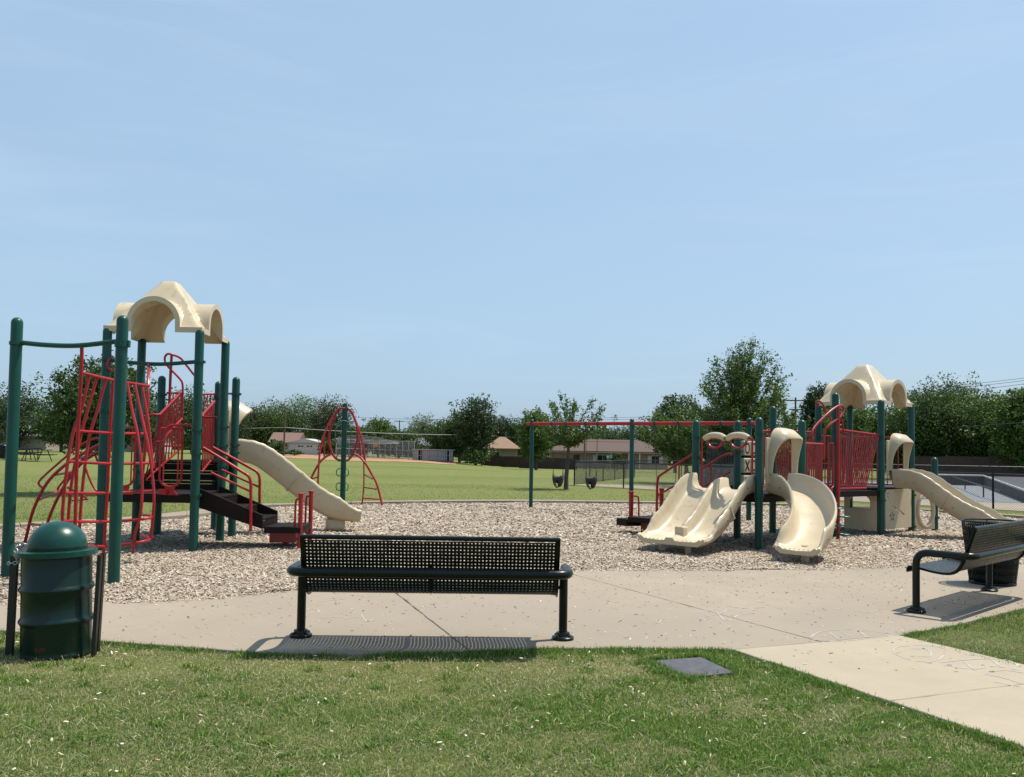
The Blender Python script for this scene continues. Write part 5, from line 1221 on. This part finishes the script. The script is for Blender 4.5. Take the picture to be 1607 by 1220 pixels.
def px_x(px, Y): return at(px, 700, Y).x
# brown-roofed ranch house
Y = 128; zg = tz(10, Y); x0, x1 = px_x(866, Y), px_x(1049, Y)
h = empty('ranch_house', ((x0 + x1) / 2, Y, zg), 'long pink brick ranch house with a brown hip roof behind the swings', 'house')
MB().box(((x0 + x1) / 2, Y + 5, zg + 1.25), (x1 - x0, 9, 2.5)).build('wall', 'brick_pink', h)
mb = MB(); hip_roof(mb, px_x(857, Y), px_x(1057, Y), Y - .7, Y + 10.5, zg + 2.5, zg + 2.5 + 1.75, 4.6); rf = mb.build('roof', 'shingle_brown', h, sharp=5)
MB().box((px_x(910, Y), Y + 4, zg + 4.1), (.35, .35, .7)).build('chimney', 'black_steel', rf); MB().box((px_x(899, Y), Y + 2.5, zg + 3.4), (.2, .2, .6)).build('vent_pipe', 'black_steel', rf)
MB().box((px_x(957, Y), Y - .58, zg + 2.36), (x1 - x0 + 1.3, .06, .16)).build('fascia', 'white_paint', rf)
for px, w in ((946, 1.7), (1029, 1.1)): win(h, px_x(px, Y), Y + .48, zg + 1.35, w, 1.15, 'white_paint')
MB().box((px_x(980, Y), Y + .46, zg + 1.05), (1.0, .1, 2.1)).build('door', 'brick_red', h); MB().box((px_x(905, Y), Y + .46, zg + 1.4), (.9, .1, 1.0)).build('window', 'window_glass', h)
for px in (936, 958, 986, 1003): MB().box((px_x(px, Y), Y - .3, zg + 1.22), (.16, .16, 2.3)).build('porch_post', 'white_paint', h)
# tan-roofed house
Y = 136; x0, x1 = px_x(764, Y), px_x(812, Y); zg = tz(-1, Y)
h = empty('hip_roof_house', ((x0 + x1) / 2, Y, zg), 'house with a tan hip roof behind the dark board fence', 'house')
MB().box(((x0 + x1) / 2, Y + 4, zg + 1.3), (x1 - x0, 7, 2.6)).build('wall', 'tan_wall', h)
mb = MB(); hip_roof(mb, px_x(757, Y), px_x(818, Y), Y - .7, Y + 9, zg + 2.55, zg + 4.4, 2.6); mb.build('roof', 'shingle_tan', h, sharp=5); win(h, px_x(778, Y), Y + .48, zg + 1.5, 1.1, 1.0)
# brick house with white posts, mostly behind trees
Y = 140; x0, x1 = px_x(718, Y), px_x(745, Y); zg = tz(-6, Y)
h = empty('brick_house', ((x0 + x1) / 2, Y, zg), 'small red brick house under the tallest middle tree', 'house')
MB().box(((x0 + x1) / 2, Y + 3, zg + 1.2), (x1 - x0, 5, 2.4)).build('wall', 'brick_red', h); mb = MB(); hip_roof(mb, x0 - .5, x1 + .5, Y, Y + 6.4, zg + 2.4, zg + 3.7, 1.2); mb.build('roof', 'shingle_grey', h, sharp=5)
for px in (720, 727, 734): MB().box((px_x(px, Y), Y + .2, zg + 1.2), (.2, .2, 2.3)).build('porch_post', 'white_paint', h)
# grey roof behind the dugout
Y = 142; x0, x1 = px_x(640, Y), px_x(676, Y); zg = tz(-15, Y)
h = empty('grey_roof_house', ((x0 + x1) / 2, Y, zg), 'house with a pale grey roof showing above the dugout', 'house')
MB().box(((x0 + x1) / 2, Y + 3, zg + 1.0), (x1 - x0 - .6, 5, 2.0)).build('wall', 'tan_wall', h); mb = MB(); hip_roof(mb, x0, x1, Y - .2, Y + 6.4, zg + 2.0, zg + 3.2, 1.0); mb.build('roof', 'shingle_grey', h, sharp=5)
# white gabled house and garage
def gable(mb, x0, x1, y0, y1, z0, z1, along='x'):
    if along == 'x':
        ym = (y0 + y1) / 2; mb.add([(x0, y0, z0), (x1, y0, z0), (x1, y1, z0), (x0, y1, z0), (x0, ym, z1), (x1, ym, z1)], [(0, 1, 5, 4), (2, 3, 4, 5), (0, 4, 3), (1, 2, 5), (3, 2, 1, 0)])
    else:
        xm = (x0 + x1) / 2; mb.add([(x0, y0, z0), (x1, y0, z0), (x1, y1, z0), (x0, y1, z0), (xm, y0, z1), (xm, y1, z1)], [(0, 4, 5, 3), (1, 2, 5, 4), (0, 1, 4), (2, 3, 5), (3, 2, 1, 0)])
Y = 140; x0, x1 = px_x(423, Y), px_x(463, Y); zg = 0.0
h = empty('gabled_house', ((x0 + x1) / 2, Y, zg), 'white gabled house with a red shingle roof above the straight slide', 'house')
MB().box(((x0 + x1) / 2, Y + 3, zg + 1.1), (x1 - x0, 5.4, 2.2)).build('wall', 'white_paint', h); mb = MB(); gable(mb, x0 - .3, x1 + .5, Y - .3, Y + 6.3, zg + 2.1, zg + 3.7); mb.build('roof', 'shingle_red', h, sharp=5)
Y = 132; x0, x1 = px_x(453, Y), px_x(503, Y)
h = empty('white_garage', ((x0 + x1) / 2, Y, zg), 'white garage with a wide panelled door left of the loop climber', 'garage')
MB().box(((x0 + x1) / 2, Y + 3, zg + 1.05), (x1 - x0, 6, 2.1)).build('wall', 'white_paint', h); mb = MB(); gable(mb, x0 - .2, x1 + .2, Y - .3, Y + 6.4, zg + 2.1, zg + 2.7, 'y'); mb.build('roof', 'white_paint', h, sharp=5)
dx0, dx1 = px_x(464, Y), px_x(497, Y); gd_ = MB().box(((dx0 + dx1) / 2, Y - .03, zg + .9), (dx1 - dx0, .06, 1.8)).build('garage_door', 'garage_door', h)
for k in range(4): MB().box(((dx0 + dx1) / 2, Y - .065, zg + .24 + .44 * k), (dx1 - dx0 - .1, .03, .40)).build('door_panel', 'garage_door', gd_)
for px in (469, 474, 483, 488): MB().box((px_x(px, Y), Y - .09, zg + 1.55), (.34, .03, .2)).build('pane', 'window_glass', gd_)
Y = 150; x0, x1 = px_x(510, Y), px_x(575, Y)
h = empty('porch_house', ((x0 + x1) / 2, Y, zg), 'low grey-roofed house seen through the loop climber', 'house')
MB().box(((x0 + x1) / 2, Y + 3, zg + 1.1), (x1 - x0, 5, 2.2)).build('wall', 'tan_wall', h); mb = MB(); hip_roof(mb, x0 - .5, x1 + .5, Y - .6, Y + 6, zg + 2.2, zg + 3.4, 2.0); mb.build('roof', 'shingle_grey', h, sharp=5)
MB().box(((x0 + x1) / 2, Y - .62, zg + 2.1), (x1 - x0, .08, .2)).build('fascia', 'white_paint', h)
# low tan building and white house on the far left
Y = 118; x0, x1 = px_x(-60, Y), px_x(68, Y); zg = .45
h = empty('tan_building', ((x0 + x1) / 2, Y, zg), 'long low tan building behind the picnic tables', 'building')
MB().box(((x0 + x1) / 2, Y + 4, zg + .85), (x1 - x0, 7, 1.7)).build('wall', 'tan_wall', h)
mb = MB(); hip_roof(mb, x0 - .3, x1 + .3, Y, Y + 8, zg + 1.7, zg + 2.1, 1); mb.build('roof', 'shingle_grey', h, sharp=5)
mb = MB(); gable(mb, px_x(-28, 126), px_x(14, 126), 126, 132, zg + 1.7, zg + 3.3, 'y'); mb.build('gable_end', 'white_paint', h, sharp=5)
Y = 124; x0, x1 = px_x(160, Y), px_x(245, Y)
h = empty('white_house', ((x0 + x1) / 2, Y, zg), 'white house glimpsed behind the arched ladder', 'house')
MB().box(((x0 + x1) / 2, Y + 3, zg + 1.1), (x1 - x0, 5, 2.2)).build('wall', 'white_paint', h); mb = MB(); hip_roof(mb, x0 - .4, x1 + .4, Y, Y + 6, zg + 2.2, zg + 3.6, 2); mb.build('roof', 'shingle_grey', h, sharp=5)

# ================================================================== board fences
def board_fence(name, label, a, b_, h, panel=2.4, mat='wood_fence', boards=True):
    a, b_ = Vector((*a, 0)), Vector((*b_, 0)); n = max(1, int((b_ - a).length / panel)); d = (b_ - a) / n; u = d.normalized(); nn = Vector((u.y, -u.x, 0))
    root = empty(name, (a.x, a.y, tz(a.x, a.y)), label, 'fence')
    for i in range(n):
        p = a + d * i; q = a + d * (i + 1); z0, z1 = tz(p.x, p.y), tz(q.x, q.y); c = (p + q) / 2; zz = (z0 + z1) / 2 + random.uniform(-.03, .03)
        pn = MB().obox(c + Z * (zz + h / 2), u * (d.length / 2 - .02), nn * .015, Z * (h / 2)).build('fence_panel', mat, root)
        if boards:
            k = int(d.length / .15); mb = MB()
            for j in range(k): mb.obox(p + u * (d.length * (j + .5) / k) + nn * (.022 + .006 * (j % 2)) + Z * (zz + h / 2 + random.uniform(-.02, .03)), u * (d.length / k / 2 - .008), nn * .008, Z * (h / 2))
            tag(mb.build('fence_boards', mat, pn), kind='stuff')
        MB().obox(p + Z * (z0 + h / 2 + .06), u * .05, nn * .05, Z * (h / 2 + .06)).build('fence_post', mat, root)
board_fence('board_fence', 'dark brown board fence running behind the left swing post', (px_x(757, 122), 122), (px_x(906, 116), 116), 1.45)
board_fence('board_fence', 'dark brown board fence under the trees behind the skate park', (px_x(1420, 64), 64), (px_x(1780, 56), 56), 1.75)

# ================================================================== chain-link fences
def chainlink(name, label, pts, h, span=3.0, mat='black_steel', r=0.03, cell=0.075, wr=0.0032, top_r=0.024, mid_rail=False):
    root = empty(name, (pts[0][0], pts[0][1], tz(*pts[0])), label, 'fence')
    mb = MB()
    for (xa, ya), (xb, yb) in zip(pts[:-1], pts[1:]):
        a, b_ = Vector((xa, ya, tz(xa, ya))), Vector((xb, yb, tz(xb, yb))); n = max(1, round((b_ - a).length / span)); L_ = (b_ - a).length; u = (b_ - a) / L_
        for i in range(n + 1):
            p = a.lerp(b_, i / n); MB().lathe([(r, -.1), (r, h + .04), (r * .6, h + .07)], p, 8).build('fence_post', mat, root)
            if i < n:
                q = a.lerp(b_, (i + 1) / n); MB().tube([p + Z * h, q + Z * h], top_r, 6).build('top_rail', mat, root)
                if mid_rail: MB().tube([p + Z * h * .5, q + Z * h * .5], top_r, 6).build('mid_rail', mat, root)
        s_ = -h
        while s_ < L_:
            for sg in (0, 1):
                t0, t1 = s_, s_ + h; z0, z1 = (0.03, h) if sg == 0 else (h, 0.03)
                if t0 < 0: z0 += (z1 - z0) * (-t0 / h); t0 = 0
                if t1 > L_: z1 = z0 + (z1 - z0) * (L_ - t0) / max(1e-6, (t1 - t0)); t1 = L_
                if t1 - t0 > .05: mb.tube([a + u * t0 + Z * z0, a + u * t1 + Z * z1], wr, 3, cap=False)
            s_ += cell
    tag(mb.build('wire_mesh', 'galvanised' if mat == 'galvanised' else 'black_steel', root, fix=False), kind='stuff')
    return root
fa = (2.98, 42.0); fb = (15.1, 28.0); fc = (18.6, 24.0)
chainlink('chain_link_fence', 'black chain-link fence between the swings and the skate park', [fa, (9.04, 35.0), fb, fc], 1.12, 3.05, r=0.032)
chainlink('chain_link_fence', 'black chain-link fence at the back of the skate park', [fa, (8.0, 58.0), (40, 50)], 1.12, 3.05, r=0.032)
chainlink('backstop_fence', 'tall grey ball-field backstop fence behind the dirt', [(px_x(527, 118), 118), (px_x(577, 121), 121), (px_x(650, 117), 117)], 2.45, 1.0, 'galvanised', 0.035, 0.12, 0.006, 0.03, True)
bs = empty('backstop_hood', (px_x(560, 120), 120, 0), 'curved wire hood arching over the ball-field backstop', 'backstop')
for k in range(6):
    pa = at(527 + k * 4, 684 + k * 3.2, 122 - k * .6); MB().tube(crs([at(520 + k * 2, 690 + k * 1.5, 122), at(555, 683.5 + k * 2.2, 122 - k * .6), at(590, 687 + k * 2, 121 - k * .6), at(626, 694.5 + k * .4, 119)], 5), 0.035, 5).build('hoop', 'galvanised', bs)
# dugout with slatted front
Y = 116; x0, x1 = px_x(648, Y), px_x(710, Y); dg = empty('dugout', ((x0 + x1) / 2, Y, tz(-10, Y)), 'low grey slatted dugout beside the ball-field backstop', 'dugout')
zg = tz((x0 + x1) / 2, Y)
MB().box(((x0 + x1) / 2, Y + 1.2, zg + 1.50), (x1 - x0 + .3, 2.6, .10)).build('roof', 'galvanised', dg)
for i in range(6): MB().tube([(x0 + (x1 - x0) * i / 5, Y, zg - .1), (x0 + (x1 - x0) * i / 5, Y, zg + 1.5)], .045, 8).build('post', 'galvanised', dg)
for i in range(22):
    if i in (3, 4, 19): continue
    MB().box((x0 + (x1 - x0) * (i + .5) / 22, Y + .08, zg + .78), ((x1 - x0) / 22 - .03, .03, 1.35)).build('slat', 'galvanised', dg)
MB().box(((x0 + x1) / 2, Y + 2.3, zg + .7), (x1 - x0, .1, 1.4)).build('back_wall', 'wood_fence', dg)
MB().box(((x0 + x1) / 2, Y + .02, zg + .75), (x1 - x0, .05, .07)).build('rail', 'galvanised', dg)
q = at(589.5, 699, 119.5); od = MB().tube([q, q + Vector((0, .05, 0))], 0.28, 20).build('target_disc', 'orange_disc'); tag(od, 'round orange disc hung on the backstop wire', 'disc')
# infield dirt
n = 40; V, F = [], []
for i in range(n + 1):
    for j, (Ya, Yb) in enumerate(((0, 0),) * 2):
        px = 436 + (716 - 436) * i / n; yy = (99 + 8 * abs(i / n - .45) + 1.2 * math.sin(i)) if j == 0 else 131
        x = px_x(px, 112) * yy / 112; V.append((x, yy, 0))
V2, F = [], []
for i in range(n + 1):
    p, q = V[2 * i], V[2 * i + 1]
    for k in range(9): x, y_ = p[0] + (q[0] - p[0]) * k / 8, p[1] + (q[1] - p[1]) * k / 8; V2.append((x, y_, tz(x, y_) + 0.02))
for i in range(n):
    for k in range(8): F.append((i * 9 + k, i * 9 + k + 1, (i + 1) * 9 + k + 1, (i + 1) * 9 + k))
o = npmesh('infield_dirt', V2, F, 'field_dirt', smooth=True); tag(o, 'orange dirt infield of the ball field', kind='structure')

# ================================================================== skate park
def sheet(name, poly, z, mat, label):
    return tag(MB().add([(x, y, z) for x, y in poly], [tuple(range(len(poly)))]).build(name, mat), label, kind='structure')
sheet('park_path', [(1.6, 42.9), (3.1, 42.15), (9.2, 35.15), (15.25, 28.15), (18.8, 24.1), (24, 24), (24, 31), (17.4, 32.7), (11.2, 38.0), (5.2, 43.6)], 0.004, 'concrete', 'pale concrete path along the skate park fence')
sheet('skate_floor', [(12.2, 39.0), (17.4, 32.6), (24, 30.9), (45, 30), (45, 54), (11.5, 56)], 0.012, 'skate_grey', 'smooth grey skate park floor')
# bank ramp with dark shaded side and pale coping
g1, g2, g3 = G(1612, 790), G(1543, 763), G(1440, 760.5)
rp = empty('bank_ramp', (g2.x, g2.y, 0), 'dark grey bank ramp with pale top edge behind the tower slide', 'ramp')
def wall_seg(a, b_, ha, hb, t):
    d = (b_ - a).normalized(); nn = Vector((-d.y, d.x, 0)) * -t
    a0, b0 = Vector((a.x, a.y, 0)), Vector((b_.x, b_.y, 0))
    return [a0, b0, b0 + Z * hb, a0 + Z * ha], nn
for a, b_, ha, hb, sd in ((g1, g2, .40, .56, 1), (g2, g3, .56, .56, 0)):
    a = Vector((a.x, a.y, 0)); b_ = Vector((b_.x, b_.y, 0)); d = (b_ - a).normalized(); back = Vector((d.y, -d.x, 0)); back = Vector((abs(d.y), -d.x, 0)) if sd else (back if back.y > 0 else -back)
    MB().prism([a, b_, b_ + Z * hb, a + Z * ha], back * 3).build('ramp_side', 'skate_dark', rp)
    MB().tube([a + Z * (ha + .02), b_ + Z * (hb + .02)], 0.05, 8).build('coping', 'white_paint', rp)
rl = empty('grind_rail', (G(1542, 781).x, G(1542, 781).y, 0), 'low black grind rail on the skate park floor', 'rail')
ra, rb, rc = G(1493, 762), G(1514, 769), G(1543, 781)
tops = [Vector((ra.x, ra.y, .52)), Vector((rb.x, rb.y, .46)), Vector((rc.x, rc.y, .46)), at(1570, 771, 33.2)]
MB().tube(tops, .03, 8).build('rail_bar', 'black_steel', rl)
for p, t in ((ra, .5), (rb, .45), (rc, .45)): MB().tube([(p.x, p.y, 0), (p.x, p.y, t)], .03, 8).build('rail_leg', 'black_steel', rl)
# tall dark ramp with railing behind the game panel
rx0, rx1, Y = px_x(1108, 40.8), px_x(1162, 40.8), 40.8; kr = empty('launch_ramp', ((rx0 + rx1) / 2, Y, 0), 'tall dark grey skate ramp with a slatted railing behind the game panel', 'ramp')
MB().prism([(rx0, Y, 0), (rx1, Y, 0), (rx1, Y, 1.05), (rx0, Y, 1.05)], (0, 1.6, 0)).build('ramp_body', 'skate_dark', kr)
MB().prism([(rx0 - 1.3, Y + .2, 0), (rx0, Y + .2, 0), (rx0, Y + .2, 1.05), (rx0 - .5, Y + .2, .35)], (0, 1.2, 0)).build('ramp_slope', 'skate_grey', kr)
for i in range(13): MB().box((rx0 + (rx1 - rx0) * (i + .5) / 13, Y + .05, 1.55), ((rx1 - rx0) / 13 - .05, .04, 1.0)).build('slat', 'skate_dark', kr)
for zz in (1.08, 2.06): MB().box(((rx0 + rx1) / 2, Y + .02, zz), (rx1 - rx0, .06, .07)).build('rail', 'skate_grey', kr)

# ================================================================== picnic tables, bin
def picnic(px, Y, rz, lab):
    x = px_x(px, Y); z0 = tz(x, Y); r0 = empty('picnic_table', (x, Y, z0), lab, 'table', 'picnic tables on the far lawn'); c_, s_2 = math.cos(rz), math.sin(rz)
    T = lambda a, b_, z: Vector((x + a * c_ - b_ * s_2, Y + a * s_2 + b_ * c_, z0 + z))
    MB().box(T(0, 0, .74), (1.8, .75, .05), rz).build('table_top', 'bench_green', r0)
    for s_ in (-1, 1): MB().box(T(0, s_ * .68, .44), (1.8, .26, .045), rz).build('bench_seat', 'bench_green', r0)
    for e in (-.65, .65):
        MB().tube([T(e, -.7, .42), T(e, .7, .42)], .03, 6).build('cross_bar', 'bench_green', r0)
        for s_ in (-1, 1): MB().tube([T(e, s_ * .6, 0), T(e, s_ * .22, .72)], .03, 6).build('leg', 'bench_green', r0)
picnic(28, 60, .2, 'leftmost dark picnic table, beside the left post'); picnic(43, 63, .5, 'middle dark picnic table on the far left lawn'); picnic(58, 59, -.3, 'rightmost of the three dark picnic tables on the left lawn')
x = px_x(5, 62); tag(MB().lathe([(.27, 0), (.29, .4), (.29, .82), (.31, .84), (.30, .9), (.2, .98), (.05, 1.0)], (x, 62, tz(x, 62)), 20).build('far_bin', 'bench_green'), 'dark bin beside the far picnic tables', 'litter bin')
x = px_x(1101, 40); r0 = empty('picnic_table', (x, 40, 0), 'dark table on the path behind the double slide', 'table')
MB().box((x, 40, .72), (1.5, .7, .05)).build('table_top', 'bench_green', r0)
for s_ in (-.55, .55): MB().tube([(x + s_, 40, 0), (x + s_, 40, .7)], .03, 6).build('leg', 'bench_green', r0)

# ================================================================== poles, wires, signs
def pole(px, Y, ytop, arms, lab, mat='wood_pole', r=.13):
    t = at(px, ytop, Y); zg = tz(t.x, Y); r0 = empty('utility_pole', (t.x, Y, zg), lab, 'pole')
    MB().lathe([(r, -.2), (r * .7, t.z - zg)], (t.x, Y, zg), 10).build('mast', mat, r0)
    for (ya, w) in arms: z = at(px, ya, Y).z; MB().box((t.x, Y - .12, z), (w, .1, .12)).build('cross_arm', mat, r0)
pole(447, 114, 638, [], 'brown utility pole above the straight slide'); pole(757, 118, 654, [(656, 2.4)], 'brown utility pole in front of the tallest middle tree', r=.17)
pole(626.5, 160, 660, [(661.5, 1.8)], 'distant utility pole with one crossarm above the backstop'); pole(1248, 92, 624, [(629, 2.2), (643, 1.4)], 'utility pole with two crossarms left of the right canopy')
pole(917, 122, 690, [], 'short brown pole behind the bucket swings'); pole(125, 118, 660, [], 'brown pole behind the twisted climber')
t = at(708, 645, 165); fl_ = empty('field_light', (t.x, 165, tz(t.x, 165)), 'thin far lamp mast left of the tallest middle tree', 'lamp post')
MB().tube([(t.x, 165, 0), (t.x, 165, t.z)], .09, 8).build('mast', 'galvanised', fl_); MB().box((t.x, 165, t.z), (.75, .3, .12)).build('lamp_bar', 'galvanised', fl_)
for a, b_, sag, mat, r in (((447, 671), (757, 683), 3, 'wire_pale', .035), ((757, 683), (1000, 694), 3, 'wire', .03), ((757, 657), (1130, 651), 2, 'wire', .02), ((757, 659), (1130, 655), 2, 'wire', .02), ((626, 661), (757, 658), 3, 'wire', .016), ((-40, 668), (447, 671), 4, 'wire_pale', .025), ((447, 645), (757, 657), 6, 'wire', .015)):
    Ya = 114 if a[0] in (447, -40) else 118; P = []
    for k in range(13): u = k / 12; P.append(at(a[0] + (b_[0] - a[0]) * u, a[1] + (b_[1] - a[1]) * u + sag * 4 * u * (1 - u), Ya + 4 * u))
    tag(MB().tube(P, r, 5).build('overhead_wire', mat), 'overhead wire from x%d' % a[0], 'wire', 'overhead wires')
for i, (ya, yb, sag) in enumerate(((630, 592, 2), (634, 596, 2), (640, 601, 3), (682, 662, 3))):
    P = []
    for k in range(13): u = k / 12; P.append(at(1240 + 380 * u, ya + (yb - ya) * u + sag * 4 * u * (1 - u), 92 - 42 * u))
    tag(MB().tube(P, .012 if i < 3 else .022, 5).build('overhead_wire', 'wire'), 'w', 'wire', 'overhead wires')
LW = ['pale wire sagging from the brown pole above the slide to the middle pole', 'dark wire running right from the middle utility pole above the brown roof', 'highest wire right of the middle utility pole', 'second wire right of the middle utility pole, just under the highest', 'thin wire from the distant crossarm pole to the middle pole', 'pale wire at the far left ending at the brown pole above the slide', 'thin high wire from the brown pole above the slide to the middle pole', 'topmost wire above the far right trees', 'second wire above the far right trees', 'third wire above the far right trees', 'thick low wire crossing the far right tree crowns']
for o, l in zip([o for o in bpy.data.objects if o.name.startswith('overhead_wire')], LW): o['label'] = l
x = px_x(953.5, 108); zg = tz(x, 108); sg_ = empty('street_sign', (x, 108, zg), 'small green street-name sign in front of the brown-roofed house', 'sign')
MB().tube([(x, 108, zg), (x, 108, zg + 1.95)], .035, 8).build('sign_post', 'galvanised', sg_); MB().box((x, 107.95, zg + 1.98), (.72, .03, .17)).build('sign_blade', 'street_sign_green', sg_); MB().box((x, 107.95, zg + 1.7), (.3, .03, .3)).build('sign_plate', 'white_paint', sg_)
